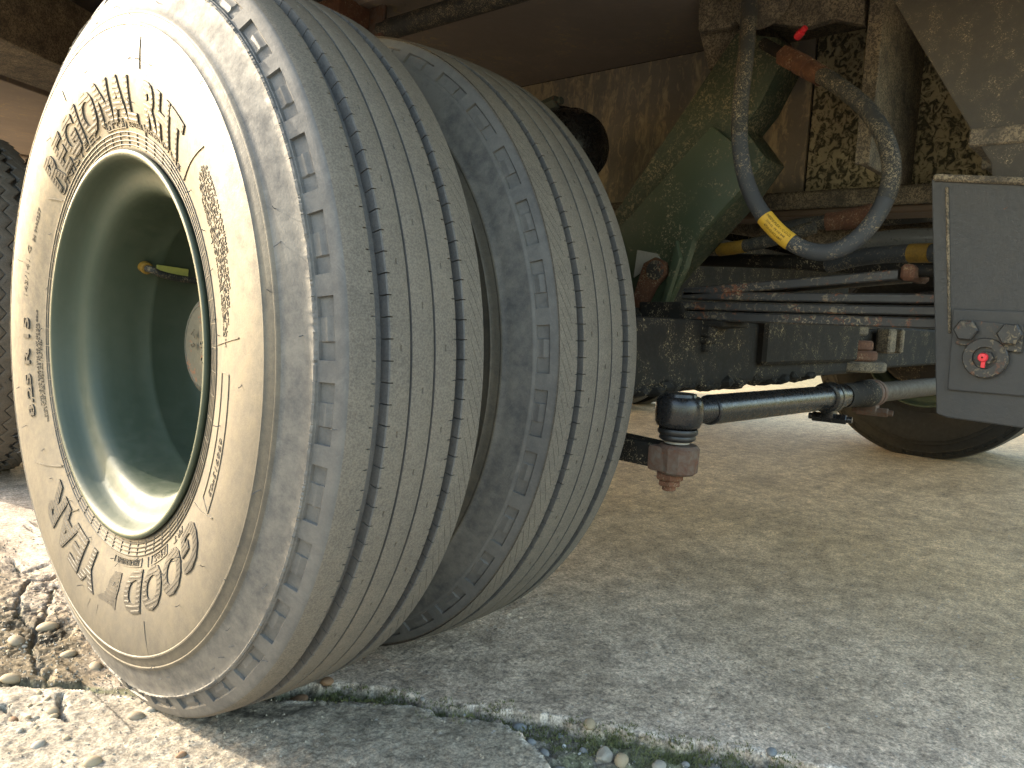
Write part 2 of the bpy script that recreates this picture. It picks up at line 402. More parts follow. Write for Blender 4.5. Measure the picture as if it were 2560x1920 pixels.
def gz(x, y):
    i = min(max(np.searchsorted(GX, x), 1), ni - 1); j = min(max(np.searchsorted(GY, y), 1), nj - 1)
    return float(Z[i, j])

# ------------------------------------------------------------------ tyre
XM = .088                                                  # mid plane of a tyre, measured from its outer rim plane
AXZ = .4115
def crown(x): return .4130 - .0042 * ((x - XM) / .079) ** 2
half = [(.016, .203, 's'), (.004, .209, 's'), (-.001, .2155, 's')]
for rr in (.2195, .2238, .2281, .2324):                    # rim protector: concentric ribs
    x0 = -.0015 - (rr - .2195) * .20
    half += [(x0, rr - .0009, 's'), (x0 - .0011, rr - .0004, 's'), (x0 - .0011, rr + .0004, 's'), (x0, rr + .0009, 's')]
half += [(-.0050, .237, 's'), (-.0070, .244, 's'), (-.0096, .253, 's'), (-.0126, .264, 's'), (-.0152, .276, 's'), (-.0173, .289, 's'), (-.0184, .302, 's'),
         (-.0187, .314, 's'), (-.0183, .325, 's'), (-.0176, .332, 's'), (-.0171, .3352, 's'), (-.0178, .3362, 's'), (-.0176, .3378, 's'), (-.0164, .3388, 's'),
         (-.0150, .343, 's'), (-.0130, .3475, 's'), (-.0135, .3487, 's'), (-.0128, .3508, 's'), (-.0108, .3522, 'u'),
         (-.0086, .3580, 'u'), (-.0062, .3640, 'u'), (-.0036, .3700, 'u'), (-.0010, .3760, 'u'), (.0002, .3808, 'u'), (.0004, .3815, 'R'), (.0014, .3830, 'R'), (.0026, .3838, 'b'),
         (.0031, .3846, 'b'), (.0037, .3858, 'p'), (.0052, .3888, 'p'), (.0062, .3907, 'q'), (.0067, .3917, 'q'), (.0077, .3937, 'p'), (.0091, .3965, 'p'), (.0096, .3975, 'b'), (.0115, .4012, 'b'),
         (.0138, .4056, 'b'), (.0156, .4074, 't')]
top = []
def wg(xc, w, h, sip):                                     # a groove with sipes cut in its edges
    a = xc - w / 2; b = xc + w / 2
    L = []
    if sip: L += [(a - .0042, 0, 't'), (a - .0038, 0, 'z')]
    L += [(a - .0012, 0, 'z' if sip else 't'), (a, -.0006, 'z' if sip else 'e'), (a + .0008, -h, 'g')]
    if sip: L += [(xc, -h, 'g')]
    L += [(b - .0008, -h, 'g')]
    if sip: L += [(b - .0006, -h * .55, 'y')]
    L += [(b, -.0006, 'y' if sip else 'e'), (b + .0012, 0, 'z' if sip else 't')]
    if sip: L += [(b + .0038, 0, 'z'), (b + .0042, 0, 't')]
    return L
def sq(xc): return [(xc - .0010, 0, 't'), (xc - .0004, 0, 'k'), (xc + .0004, 0, 'k'), (xc + .0010, 0, 't')]
prof_top = [(.020, 0, 't'), (.030, 0, 't')] + wg(.0452, .0125, .010, True) + sq(.0635) + wg(.0745, .0024, .007, False) + sq(.0875) + wg(.1005, .0024, .007, False) \
    + sq(.113) + wg(.1315, .0098, .010, True) + [(.1455, 0, 't'), (.1460, 0, 'd'), (.1525, 0, 'd'), (.1560, 0, 'd'), (.1600, 0, 'd'), (.1640, -.0003, 'd')]
for x, dz, k in prof_top: top.append((x, crown(x) + dz, k))
mir = [(2 * XM - x, rr, k if k not in 'R' else 'b') for x, rr, k in half[::-1]]
PROF = half + top + mir
KK = [p[2] for p in PROF]; NP_ = len(PROF); NH = len(half)
def tyre_mesh(name, nper=144, zig=False):
    fr = [-.030, -.014, .014, .030, .10, .18, .26, .34, .42, .50, .58, .66, .76, .88]
    ph = np.array([(k + f_) / nper for k in range(nper) for f_ in fr]) * 2 * PI
    per = np.repeat(np.arange(nper), len(fr)); fi = np.tile(np.arange(len(fr)), nper)
    N = len(ph)
    P = np.array([(p[0], p[1]) for p in PROF])
    T = np.gradient(P, axis=0); T /= np.linalg.norm(T, axis=1)[:, None] + 1e-12
    Nn = np.stack([-T[:, 1], T[:, 0]], 1)                 # outward
    D = np.zeros((N, NP_)); shear = np.zeros(NP_); xs = np.zeros((N, NP_))
    sip = (fi == 1) | (fi == 2)
    rag = np.interp(np.arange(N), np.arange(0, N + 8, 8), np.concatenate([[0], np.cumsum(RNG.normal(0, 1, N // 8 + 1))])[:len(np.arange(0, N + 8, 8))])
    rag = rag - np.linspace(rag[0], rag[-1], N); rag = rag - np.convolve(np.r_[rag[-60:], rag, rag[:60]], np.ones(121) / 121, 'valid')
    rag = np.clip(rag, -2, 2) * .00035 + RNG.normal(0, .0003, N)
    pk = per % 4; 
    deep_end = ((pk == 0) & (fi >= 3)) | ((pk == 1) & (fi < 1)) | ((pk == 2) & (fi >= 5)) | ((pk == 3) & (fi < 1))
    mid = ((pk == 1) & (fi >= 1)) | ((pk == 2) & (fi < 5))
    for j, k in enumerate(KK):
        if k == 'z': D[:, j] = np.where(sip, -.0045, 0)
        elif k == 'y': D[:, j] = np.where(sip, -.0045, 0)
        elif k == 'd':
            D[:, j] = np.where(sip, -.0035, 0); shear[j] = (P[j, 0] - .1455) * 2.2
        elif k == 'k':
            odd = (per + (0 if abs(P[j, 0] - .0875) < .004 else 2)) % 4 == 0
            on = odd & (fi >= 7) & (fi <= 9); D[:, j] = np.where(on, -.0018, 0)
            xs[:, j] = np.where(on, np.sin((fi - 5) / 4 * 2 * PI) * .0009, 0)
        elif k in 'pq':
            D[:, j] = np.where(deep_end, -.0032, np.where(mid, -.0019 if k == 'p' else -.0007, 0))
        elif k == 'R': D[:, j] = rag + .0009
    Px = P[None, :, 0] + D * Nn[None, :, 0] + xs
    Pr = P[None, :, 1] + D * Nn[None, :, 1]
    if zig:
        w = np.clip((P[:, 1] - .404) / .004, 0, 1)
        Px = Px + w[None] * .008 * (np.abs(((ph * 64 / (2 * PI)) % 1) - .5) * 4 - 1)[:, None]
    th = ph[:, None] + shear[None, :] / .41
    V = np.stack([Px, -Pr * np.sin(th), Pr * np.cos(th) + AXZ], -1)
    lowf = np.clip((.16 - V[..., 2]) / .15, 0, 1) ** 2      # loaded: flat at the bottom, walls bulging above it
    V[..., 0] += (V[..., 0] - XM) * lowf * .055
    V[..., 2] = np.maximum(V[..., 2], GZ0 + .0004)
    idx = np.arange(N * NP_).reshape(N, NP_); nx = np.roll(idx, -1, 0)
    F = np.stack([idx[:, :-1], idx[:, 1:], nx[:, 1:], nx[:, :-1]], -1).reshape(-1, 4)
    mk = {'s': 0, 'u': 1, 'R': 1, 'b': 2, 'p': 2, 'q': 2, 't': 3, 'z': 3, 'k': 3, 'd': 3, 'e': 3, 'g': 4, 'y': 4}
    col = np.array([max(mk[a], mk[b]) if 4 in (mk[a], mk[b]) else mk[a] for a, b in zip(KK[:-1], KK[1:])])
    mi = np.tile(col, (N, 1))
    return nmesh(name, V.reshape(-1, 3), F, [MT['side'], MT['scuff'], MT['butt'], MT['tread'], MT['groove']], mi.reshape(-1), True, 38)
TY = tyre_mesh('tyre'); TYZ = tyre_mesh('tyre_zigzag', 144, True)

TYF = TY.copy(); TYF.name = 'tyre_far'
MT['farrub'] = rubber('shade_darkened_rubber', C(.004, .004, .004), C(.008, .008, .007), .08, .1, .7, False)  # sidewalls blackened in colour to stand for the shade under the trailer
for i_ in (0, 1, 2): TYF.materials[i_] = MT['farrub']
# sidewall lookups for anything moulded on it
_ps = [(rr, x) for x, rr, k in half if .205 < rr < .385]
_ps = sorted(_ps); _R = np.array([p[0] for p in _ps]); _X = np.array([p[1] for p in _ps])
SR = np.linspace(.214, .384, 120); SX = np.convolve(np.pad(np.interp(SR, _R, _X), 4, 'edge'), np.ones(9) / 9, 'valid')
def side(th, rr, w=0.0):
    x = np.interp(rr, SR, SX); g = (np.interp(rr + .002, SR, SX) - np.interp(rr - .002, SR, SX)) / .004
    n = 1 / np.sqrt(1 + g * g); px = x - w * n; pr = rr + w * g * n
    return np.stack([px, -pr * np.sin(th), pr * np.cos(th) + AXZ], -1)

def text2d(s, bold=0.0, ext=0.0, bev=0.0, res=3, space=1.0):
    cu = bpy.data.curves.new('t', 'FONT'); cu.body = s; cu.offset = bold; cu.extrude = ext; cu.bevel_depth = bev; cu.bevel_resolution = 0
    cu.resolution_u = res; cu.space_character = space
    ob = bpy.data.objects.new('t', cu); COL.objects.link(ob)
    dg = bpy.context.evaluated_depsgraph_get(); me = bpy.data.meshes.new_from_object(ob.evaluated_get(dg))
    v = np.array([p.co[:] for p in me.vertices]); fs = [list(p.vertices) for p in me.polygons]
    ed = {}
    for f_ in fs:
        for a, b in zip(f_, f_[1:] + f_[:1]): ed[(min(a, b), max(a, b))] = ed.get((min(a, b), max(a, b)), 0) + 1
    be = [e for e, c_ in ed.items() if c_ == 1]
    bpy.data.objects.remove(ob); bpy.data.curves.remove(cu); bpy.data.meshes.remove(me)
    return v, fs, be
def slice_text(v, fs, ys, xs):
    bmx = BM(); vs = [bmx.verts.new(p) for p in v]
    for f_ in fs:
        try: bmx.faces.new([vs[i] for i in f_])
        except ValueError: pass
    for ax_, lv in ((1, ys), (0, xs)):
        for q in lv:
            n_ = Vector((0, 1, 0)) if ax_ else Vector((1, 0, 0))
            bmesh.ops.bisect_plane(bmx, geom=bmx.verts[:] + bmx.edges[:] + bmx.faces[:], plane_co=n_ * q, plane_no=n_)
    bmx.verts.index_update()
    out = np.array([p.co[:] for p in bmx.verts]), [[p.index for p in f_.verts] for f_ in bmx.faces]
    bmx.free(); return out
def mesh_py(name, V, Fs, mats, parent, smooth=False):
    me = bpy.data.meshes.new(name); me.from_pydata([tuple(p) for p in V], [], Fs)
    for mt in mats: me.materials.append(mt)
    if smooth: me.polygons.foreach_set('use_smooth', [True] * len(me.polygons))
    me.update(); return link(name, me, parent)
def word(name, s, a0, a1, r0, r1, parent, ribs=0, bold=.02, hgt=.0011, shear=0.0, res=3, lift=-.0002):
    """raised word on the sidewall, between clockwise angles a0..a1 (degrees) and radii r0..r1"""
    v, fs, be = text2d(s, bold, .5, 0, res, 1.10 if ribs else 1.0)
    u0, u1 = v[:, 0].min(), v[:, 0].max(); c0 = 0.0 - bold; c1 = v[:, 1].max()
    if ribs: v, fs = slice_text(v, fs, np.linspace(c0, c1, 12)[1:-1], np.arange(u0 + .25, u1, .25))
    def mp(u, vv, w):
        u = u + shear * (vv - c0)
        th = np.radians(a0 + (a1 - a0) * (u - u0) / (u1 - u0)); rr = r0 + (r1 - r0) * (vv - c0) / (c1 - c0)
        return side(th, rr, w)
    V = list(mp(v[:, 0], v[:, 1], lift + (v[:, 2] + .5) * hgt)); Fs = [list(f_) for f_ in fs]
    if ribs:
        fv, ff, be = text2d(s, bold * .6, 0, 0, res, 1.10)
        for k in range(ribs):
            y0 = c0 + (c1 - c0) * (k + .22) / ribs; y1 = c0 + (c1 - c0) * (k + .80) / ribs; ym = (y0 + y1) / 2
            xs = []
            for a, b in be:
                ya, yb = fv[a, 1], fv[b, 1]
                if (ya > ym) != (yb > ym): xs.append(fv[a, 0] + (fv[b, 0] - fv[a, 0]) * (ym - ya) / (yb - ya))
            xs.sort()
            for xa, xb in zip(xs[0::2], xs[1::2]):
                if xb - xa < .06: continue
                xa += .012; xb -= .012
                n = max(1, int((xb - xa) / .25)); q = np.linspace(xa, xb, n + 1); o = len(V)
                for x in q:
                    for yy, ww in ((y0, hgt - .0001), (y0 + (y1 - y0) * .2, hgt + .00032), (y1 - (y1 - y0) * .2, hgt + .00032), (y1, hgt - .0001)):
                        V.append(mp(np.array(x), np.array(yy), lift + ww))
                for i in range(n):
                    for j in range(3):
                        Fs.append([o + i * 4 + j, o + (i + 1) * 4 + j, o + (i + 1) * 4 + j + 1, o + i * 4 + j + 1])
                Fs.append([o + 3, o + 2, o + 1, o]); Fs.append([o + n * 4, o + n * 4 + 1, o + n * 4 + 2, o + n * 4 + 3])
    return mesh_py(name, V, Fs, [MT['letter']], parent)
def radial_rib(V, Fs, th0, r0, th1, r1, w=.0009, h=.0009, n=6):
    o = len(V)
    for k in range(n + 1):
        t = k / n; th = math.radians(th0 + (th1 - th0) * t); rr = r0 + (r1 - r0) * t
        dth, dr = math.radians(th1 - th0) * rr, r1 - r0; L = math.hypot(dth, dr) + 1e-9; nx_, nr_ = -dr / L * w / 2, dth / L * w / 2
        for s_, hh in ((-1, -.0003), (-.6, h), (.6, h), (1, -.0003)):
            V.append(side(np.array(th + s_ * nx_ / rr), np.array(rr + s_ * nr_), hh))
    for k in range(n):
        for j in range(3): Fs.append([o + k * 4 + j, o + k * 4 + j + 1, o + (k + 1) * 4 + j + 1, o + (k + 1) * 4 + j])
def ring_box(V, Fs, a0, a1, r0, r1, n=40):
    pts = []
    rc = 1.6
    for k in range(n + 1): pts.append((a0 + (a1 - a0) * k / n, r1))
    for k in range(n + 1): pts.append((a1 - (a1 - a0) * k / n, r0))
    pts.append(pts[0])
    for p, q in zip(pts[:-1], pts[1:]): radial_rib(V, Fs, p[0], p[1], q[0], q[1], n=1, w=.0016)

# ------------------------------------------------------------------ rim
def rim_mesh(name):
    pr = [(.020, .2045), (.006, .2080), (-.0010, .2130), (-.0042, .2145), (-.0062, .2132), (-.0064, .2100), (-.0045, .2072), (.0010, .2045), (.0080, .2020), (.0140, .1995), (.0180, .1965), (.0205, .1920),
          (.0225, .1870), (.0250, .1810), (.0280, .1765), (.0325, .1730), (.0400, .1705), (.0520, .1690), (.0800, .1678), (.1000, .1670), (.1030, .1655), (.1060, .1664), (.1450, .1650), (.1640, .1600),
          (.1740, .1500), (.1800, .1350), (.1780, .1180), (.1760, .1050), (.1760, .0760)]
    bmx = BM(); n = 256; rings = []
    for x, rr in pr: rings.append([bmx.verts.new((x, -rr * math.sin(2 * PI * k / n), rr * math.cos(2 * PI * k / n) + AXZ)) for k in range(n)])
    for A, B in zip(rings[:-1], rings[1:]):
        for k in range(n): bmx.faces.new((A[k], A[(k + 1) % n], B[(k + 1) % n], B[k]))
    # back of the barrel, out to the rear flange
    pr2 = [(.1640, .1650), (.1720, .1900), (.1760, .2045), (.1800, .2140), (.1700, .2045), (.1500, .2000), (.0900, .1900), (.0300, .2000)]
    rings = []
    for x, rr in pr2: rings.append([bmx.verts.new((x, -rr * math.sin(2 * PI * k / n), rr * math.cos(2 * PI * k / n) + AXZ)) for k in range(n)])
    for A, B in zip(rings[:-1], rings[1:]):
        for k in range(n): bmx.faces.new((A[k], A[(k + 1) % n], B[(k + 1) % n], B[k]))
    me = bpy.data.meshes.new(name); bmx.normal_update(); bmx.to_mesh(me); bmx.free(); me.materials.append(MT['rim'])
    me.polygons.foreach_set('use_smooth', [True] * len(me.polygons))
    return me
RIM = rim_mesh('rim')
def hub_mesh():
    bmx = BM()
    add_lathe(bmx, (.186, 0, AXZ), (0, 0, AXZ), [(0, .072), (.030, .070), (.050, .063), (.078, .0620), (.084, .0600), (.0875, .055), (.0885, .0510), (.0880, .0505), (.0880, .001)], 64, False)
    me = bpy.data.meshes.new('hub_cap'); bmesh.ops.recalc_face_normals(bmx, faces=bmx.faces); bmx.to_mesh(me); bmx.free(); me.materials.append(MT['hub'])
    me.polygons.foreach_set('use_smooth', [True] * len(me.polygons)); me.set_sharp_from_angle(angle=math.radians(35))
    return me
HUB = hub_mesh()

def wheel(loc, rz, label, tyre=TY, group=None):
    t = empty('trailer_wheel', loc, label, 'wheel', group, rz)
    link('tyre', tyre, t); rm = link('rim', RIM, t); link('hub_cap', HUB, rm)
    return t
w_out = wheel((.0042, 0, 0), -.0115, 'nearest outer wheel, raised sidewall lettering and deep olive green rim')
w_in = wheel((.444, 0, 0), PI, 'inner wheel of the near pair, half hidden behind the lettered tyre')
GRP = 'other wheels under the trailer'
wheel((.07, 1.36, 0), 0, 'zigzag treaded outer wheel cut off at the edge behind the lettered tyre', TYZ)
wheel((.514, 1.36, 0), PI, 'zigzag treaded inner wheel behind the lettered tyre, mostly hidden', TYZ)
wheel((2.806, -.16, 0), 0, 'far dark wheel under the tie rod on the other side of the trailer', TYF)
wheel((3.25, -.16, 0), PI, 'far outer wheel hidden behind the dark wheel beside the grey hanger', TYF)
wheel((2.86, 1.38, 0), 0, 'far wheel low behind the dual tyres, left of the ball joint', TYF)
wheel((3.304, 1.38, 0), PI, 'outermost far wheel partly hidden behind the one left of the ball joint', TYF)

# moulded lettering and marks of the outer tyre
tyre_o = [c_ for c_ in w_out.children if c_.name.startswith('tyre')][0]
rim_o = [c_ for c_ in w_out.children if c_.name.startswith('rim')][0]
word('lettering', 'REGIONAL', -43, 15.5, .2425, .288, tyre_o, 9, .042, .0016)
word('lettering', 'RHT', 20.5, 41.5, .2425, .288, tyre_o, 9, .042, .0016)
word('lettering', 'GOOD', 125.5, 168.5, .2475, .292, tyre_o, 9, .042, .0016)
word('lettering', 'YEAR', 185, 222.5, .2475, .292, tyre_o, 9, .042, .0016)
# winged foot between the two words
wing = [(172.0, .2520), (174.0, .2520), (176.5, .2560), (178.0, .2640), (178.2, .2740), (179.0, .2800), (181.0, .2830), (183.0, .2880), (181.5, .2900), (178.5, .2880), (175.8, .2850), (174.0, .2900), (172.6, .2920), (172.6, .2780), (172.0, .2680)]
V = []; Fs = []
n_ = len(wing)
for hh in (-.0003, .0012):
    for a, rr in wing: V.append(side(np.array(math.radians(a)), np.array(rr), min(hh, .0010)))
Fs.append(list(range(n_, 2 * n_)))
for i in range(n_): Fs.append([i, (i + 1) % n_, n_ + (i + 1) % n_, n_ + i])
for k in range(9):
    rr = .254 + k * .0042; a_ = 172.8 + max(0, k - 6) * .8; b_ = min(176.0 + k * .55, 181)
    radial_rib(V, Fs, a_, rr, b_, rr, .0022, .0013, 3)
mesh_py('winged_foot_emblem', V, Fs, [MT['letter']], tyre_o)
word('lettering', 'UNISTEEL', -43, -11, .2372, .2468 - .001, tyre_o, 0, .0, .0010)
word('lettering', 'G123', -7, 5, .2372, .2462, tyre_o, 0, .0, .0010)
word('lettering', 'RADIAL', 9, 17.5, .2372, .2430, tyre_o, 0, .0, .0010)
word('lettering', 'REGROOVABLE', 19, 41, .2372, .2430, tyre_o, 0, .0, .0010)
word('lettering', '8.25 R 15', -114, -86, .268, .281, tyre_o, 0, .02, .0016)
word('lettering', 'MADE IN SLOVENIA', 163, 177, .2375, .2430, tyre_o, 0, .0, .0008, 0, 1)
word('lettering', 'M+S', 146, 153, .2375, .2445, tyre_o, 0, .0, .0009)
word('lettering', 'FRT', 134, 140, .2375, .2440, tyre_o, 0, .0, .0009)
word('lettering', '696913*03', 103.5, 116, .2660, .2740, tyre_o, 0, .0, .0008)
word('lettering', 'TUBE TYPE', -3, 4.5, .2415 - .0005, .2442 - .0005, tyre_o, 0, .0, .0006, 0, 1)
word('lettering', '143/141 G', -80, -66, .2760, .2840, tyre_o, 0, .0, .0007, 0, 1)
word('lettering', 'E4 0005257', -64, -54, .2700, .2755, tyre_o, 0, .0, .0007, 0, 1)
warn = [('SAFETY WARNING', 53, 70), ('SERIOUS INJURY MAY RESULT FROM', 52, 76), ('TIRE FAILURE DUE TO UNDERINFLATION', 51.5, 79), ('OVERLOADING OR MISAPPLICATION', 51.5, 82), ('FOLLOW OWNERS MANUAL', 52, 84), ('EXPLOSION OF TIRE AND RIM', 53, 86), ('ASSEMBLY DUE TO IMPROPER MOUNTING', 55, 84)]
for k, (s_, a0, a1) in enumerate(warn): word('lettering', s_, a0, a1, .2905 - .0050 * k, .2940 - .0050 * k, tyre_o, 0, .0, .0008, 0, 1)
for k, (s_, a0, a1) in enumerate([('MAX LOAD SINGLE 2725 KG AT 850 KPA COLD', -112, -83), ('MAX LOAD DUAL 2575 KG AT 850 KPA COLD', -116, -87), ('TREAD 5 PLIES STEEL SIDEWALL 1 PLY STEEL', -118, -92)]):
    word('lettering', s_, a0, a1, .2510 - .0042 * k, .2540 - .0042 * k, tyre_o, 0, .0, .0006, 0, 1)
V = []; Fs = []
for k in range(64):
    a = k * 360 / 64 + 1.5; radial_rib(V, Fs, a, .2175, a + .4, .2335, .0009, .0007, 2)
tag(mesh_py('rim_protector_ticks', V, Fs, [MT['side']], tyre_o), kind='stuff')
for a0, r0, a1, r1 in ((19.0, .2330, 18.4, .2445), (18.2, .2960, 17.0, .3260), (43.8, .236, 50.0, .300), (-44.5, .236, -49.0, .262), (6.0, .236, 5.0, .247), (157, .236, 156.5, .2465), (157.5, .300, 158, .335), (-134.5, .237, -125.5, .292), (85.5, .2375, 84.5, .300), (124.5, .240, 118.0, .290), (-152, .238, -150, .2480), (-178, .298, -177, .320), (186.5, .300, 188.0, .315), (-22, .300, -23, .316)):
    V = []; Fs = []; radial_rib(V, Fs, a0, r0, a1, r1, .0013, .0010, 8); mesh_py('mould_line', V, Fs, [MT['side']], tyre_o)
for a0, a1, r0, r1, n_ in ((91, 119, .2560, .2780, 40), (161, 178.5, .2362, .2440, 20), (-5.5, 7.0, .2362, .2462, 16), (144.5, 154.5, .2362, .2460, 10)):
    V = []; Fs = []; ring_box(V, Fs, a0, a1, r0, r1, n_); mesh_py('raised_outline', V, Fs, [MT['side']], tyre_o)
bmx = BM()
for k in range(95):                                         # vent spews left from the mould
    th = RNG.uniform(-PI, PI); rr = RNG.choice([.2345, .2425, .262, .2950, .3050, .3380, .3450, .3600, .3720, .4040])
    if rr < .384: p0 = Vector(side(np.array(th), np.array(rr), -.0003))
    else: p0 = Vector((.0098, -rr * math.sin(th), rr * math.cos(th) + AXZ))
    dd = Vector((-1, RNG.uniform(-.9, .9), RNG.uniform(-.9, .9))).normalized() * RNG.uniform(.003, .008)
    b_ = p0 + dd * .5 + Vector((0, RNG.uniform(-.001, .001), RNG.uniform(-.002, 0)))
    add_tube(bmx, [p0, b_, p0 + dd + Vector((0, 0, -.0015))], .0004, 4)
me = bpy.data.meshes.new('rubber_whiskers'); bmx.to_mesh(me); bmx.free(); me.materials.append(MT['groove'])
tag(link('rubber_whiskers', me, tyre_o), kind='stuff')
# inside the rim: extension tube for the inner wheel's valve, yellow tape, embossed hub cap
bmx = BM()
rad_v = .160; thv = math.radians(-90 + 17)
pth = smooth_path([Vector(q) for q in ((.086, .138, .5035), (.086, .126, .5035), (.090, .119, .5015), (.100, .119, .4975), (.118, .122, .4945), (.140, .125, .4925), (.165, .122, .491), (.185, .105, .490))], 8)
p0 = Vector((.086, .126, .5035))
add_tube(bmx, pth, .0045, 12)
wobj('valve_tube', bmx, MT['hosemud'], rim_o, 60)
bmx = BM(); add_cyl(bmx, p0 + Vector((0, .016, .004)), p0 + Vector((0, .001, 0)), .0078, 20, .001)
wobj('valve_nut', bmx, MT['yellowdim'], rim_o, 40)
bmx = BM(); q0 = Vector((.100, .134, .5045)); q1 = Vector((.142, .132, .5015))
add_bar(bmx, q0, q1, .004, .011, (0, 0, 1), .001)
wobj('yellow_tape', bmx, MT['tape'], rim_o)
hub_o = [c_ for c_ in rim_o.children if c_.name.startswith('hub_cap')]
def flat_text(name, s, org, ux, uy, height, mat, parent, ext=.0004, bold=0.0, center=True, curve=None, res=3):
    v, fs, be = text2d(s, bold, .5, 0, res); c1 = v[:, 1].max(); k = height / c1
    um = (v[:, 0].min() + v[:, 0].max()) / 2 if center else v[:, 0].min()
    ux = Vector(ux).normalized(); uy = Vector(uy).normalized(); nn = ux.cross(uy); bmx = BM(); vs = []
    for u, vv, w in v:
        if curve: P = curve((u - um) * k, (vv - c1 / 2) * k, (w + .5) * ext)
        else: P = Vector(org) + ux * (u - um) * k + uy * (vv - c1 / 2) * k + nn * ((w + .5) * ext)
        vs.append(bmx.verts.new(P))
    for f_ in fs:
        try: bmx.faces.new([vs[i] for i in f_])
        except ValueError: pass
    return wobj(name, bmx, mat, parent)
hx = .186 - .0883
ho = Vector((hx, 0, AXZ))
bmx = BM(); add_box(bmx, ho + Vector((-.0008, -.010, -.006)), (.003, .016, .070), Matrix.Rotation(math.radians(-8), 3, 'X'), .001)
wobj('raised_badge', bmx, MT['hub'], rim_o)
flat_text('embossed_lettering', 'SAF', ho + Vector((-.0024, -.010, -.006)), (0, .14, 1), (0, 1, -.14), .012, MT['hub'], rim_o, .0012, .03)
flat_text('embossed_lettering', '9 A', ho + Vector((.0, .022, .008)), (0, .14, 1), (0, 1, -.14), .011, MT['hub'], rim_o, .0009, .0)

# ------------------------------------------------------------------ trailer chassis
ch = empty('trailer_chassis', (1.03, 0, 0), 'brown dusty steel underframe of the trailer above the wheels', 'chassis')
bmx = BM(); add_box(bmx, (1.46, 1.85, 1.135), (3.02, 5.8, .06), None, .004); wobj('deck_plate', bmx, MT['brown'], ch)
bmx = BM(); add_box(bmx, (-.045, 1.85, 1.02), (.02, 5.8, .17), None, .003); wobj('added_shade_rail', bmx, MT['grey'], ch)  # added out of view to keep the sun off the inner tyre
bmx = BM(); add_box(bmx, (.765, 1.2, 1.008), (.53, 4.2, .030), None, .004); wobj('floor_plate', bmx, MT['brown'], ch)
for x in (1.036, 2.24):
    bmx = BM(); add_box(bmx, (x, 1.85, .850), (.012, 5.7, .290)); 
    wobj('beam_web', bmx, MT['wrinkle'] if x < 0 else MT['dark'], ch)
# mud-caked face of the near web: streaked to the left of the strut, wrinkled to the right
bmx = BM(); add_box(bmx, (1.0275, .90, .848), (.005, 2.5, .286)); wobj('web_panel', bmx, MT['streak'], ch)
bmx = BM(); add_box(bmx, (1.0270, -.675, .848), (.006, .64, .286)); wobj('web_panel', bmx, MT['wrinkle'], ch)
for x in (1.05, 2.24):
    bmx = BM(); add_box(bmx, (x, 1.85, .690), (.155, 5.7, .030), None, .004); wobj('bottom_flange', bmx, MT['mudsteel'] if x < 1.1 else MT['dark'], ch)
bmx = BM(); add_box(bmx, (1.012, .1, .668), (.075, 2.2, .012), None, .003); wobj('wooden_packing_strip', bmx, paint('stained_timber', C(.075, .048, .030), C(.11, .07, .045), .08, .7, scale=9), ch)
for y in (-.98, 2.6, 3.6):
    bmx = BM(); add_box(bmx, (1.6, y, 1.03), (3.2, .07, .14), None, .004); wobj('cross_member', bmx, MT['brown'], ch)
bmx = BM(); add_box(bmx, (1.215, .62, .71), (1.99, .012, .58), None, .001); wobj('sun_blocker', bmx, MT['brown'], ch)  # added plate, stops sunlight leaking between the axles
bmx = BM(); add_box(bmx, (.76, 1.15, .71), (.56, .012, .58), None, .001); wobj('sun_blocker', bmx, MT['brown'], ch)  # second added plate against the same sun leak
# raked outrigger seen past the top of the near tyre
bmx = BM()
a0 = at(-60, 55, 'z', .92); a1 = at(300, 220, 'z', .92); b0 = at(-60, 140, 'z', .92); b1 = at(300, 268, 'z', .92)
add_prism(bmx, [a0, a1, b1, b0], (0, 0, .14), .003); wobj('outrigger', bmx, MT['mudsteel'], ch)
bmx = BM()
a0 = at(-60, 150, 'z', .97); a1 = at(300, 280, 'z', .97); b0 = at(-60, 330, 'z', .97); b1 = at(300, 360, 'z', .97)
add_prism(bmx, [a0, a1, b1, b0], (0, 0, .04), .003); wobj('floor_plate', bmx, MT['brown'], ch)
# stiffeners on the web
for y, x0, w in ((-.523, .800, .010), (-.66, .90, .010)):
    bmx = BM(); add_box(bmx, ((x0 + 1.0235) / 2, y, .848), (1.0235 - x0, w, .284), None, .001); wobj('stiffener', bmx, MT['mudsteel'], ch)
    bmx = BM(); add_box(bmx, (x0 - .004, y, .848), (.008, .020, .284), None, .001); wobj('stiffener_edge', bmx, MT['mudsteel'], ch)
# bracket above the strut
bmx = BM(); X0 = .80
add_prism(bmx, [at(1508, -60, 'x', X0), at(1508, 68, 'x', X0), at(1575, 58, 'x', X0), at(1603, 30, 'x', X0), at(1650, 48, 'x', X0), at(1740, 58, 'x', X0), at(1800, 40, 'x', X0), at(1868, 55, 'x', X0), at(1868, -60, 'x', X0)], (.018, 0, 0), .003)
wobj('strut_bracket', bmx, MT['mudsteel'], ch)
bmx = BM(); add_box(bmx, (.925, -.395, .985), (.235, .30, .02), None, .002); wobj('bracket_plate', bmx, MT['mudsteel'], ch)
bmx = BM(); add_prism(bmx, [at(1508, 60, 'x', .835), at(1530, 150, 'x', .835), at(1610, 120, 'x', .835), at(1610, 20, 'x', .835)], (.19, 0, 0), .002); wobj('strut_bracket', bmx, MT['mudsteel'], ch)
bmx = BM()
c0 = at(1650, -8, 'x', .80)
add_lathe(bmx, c0 + Vector((-.004, 0, 0)), c0 + Vector((-.05, 0, 0)), [(0, .050), (.006, .048), (.012, .040), (.016, .026), (.016, .002)], 32, False); wobj('pin_boss', bmx, MT['mudsteel'], ch, 40)
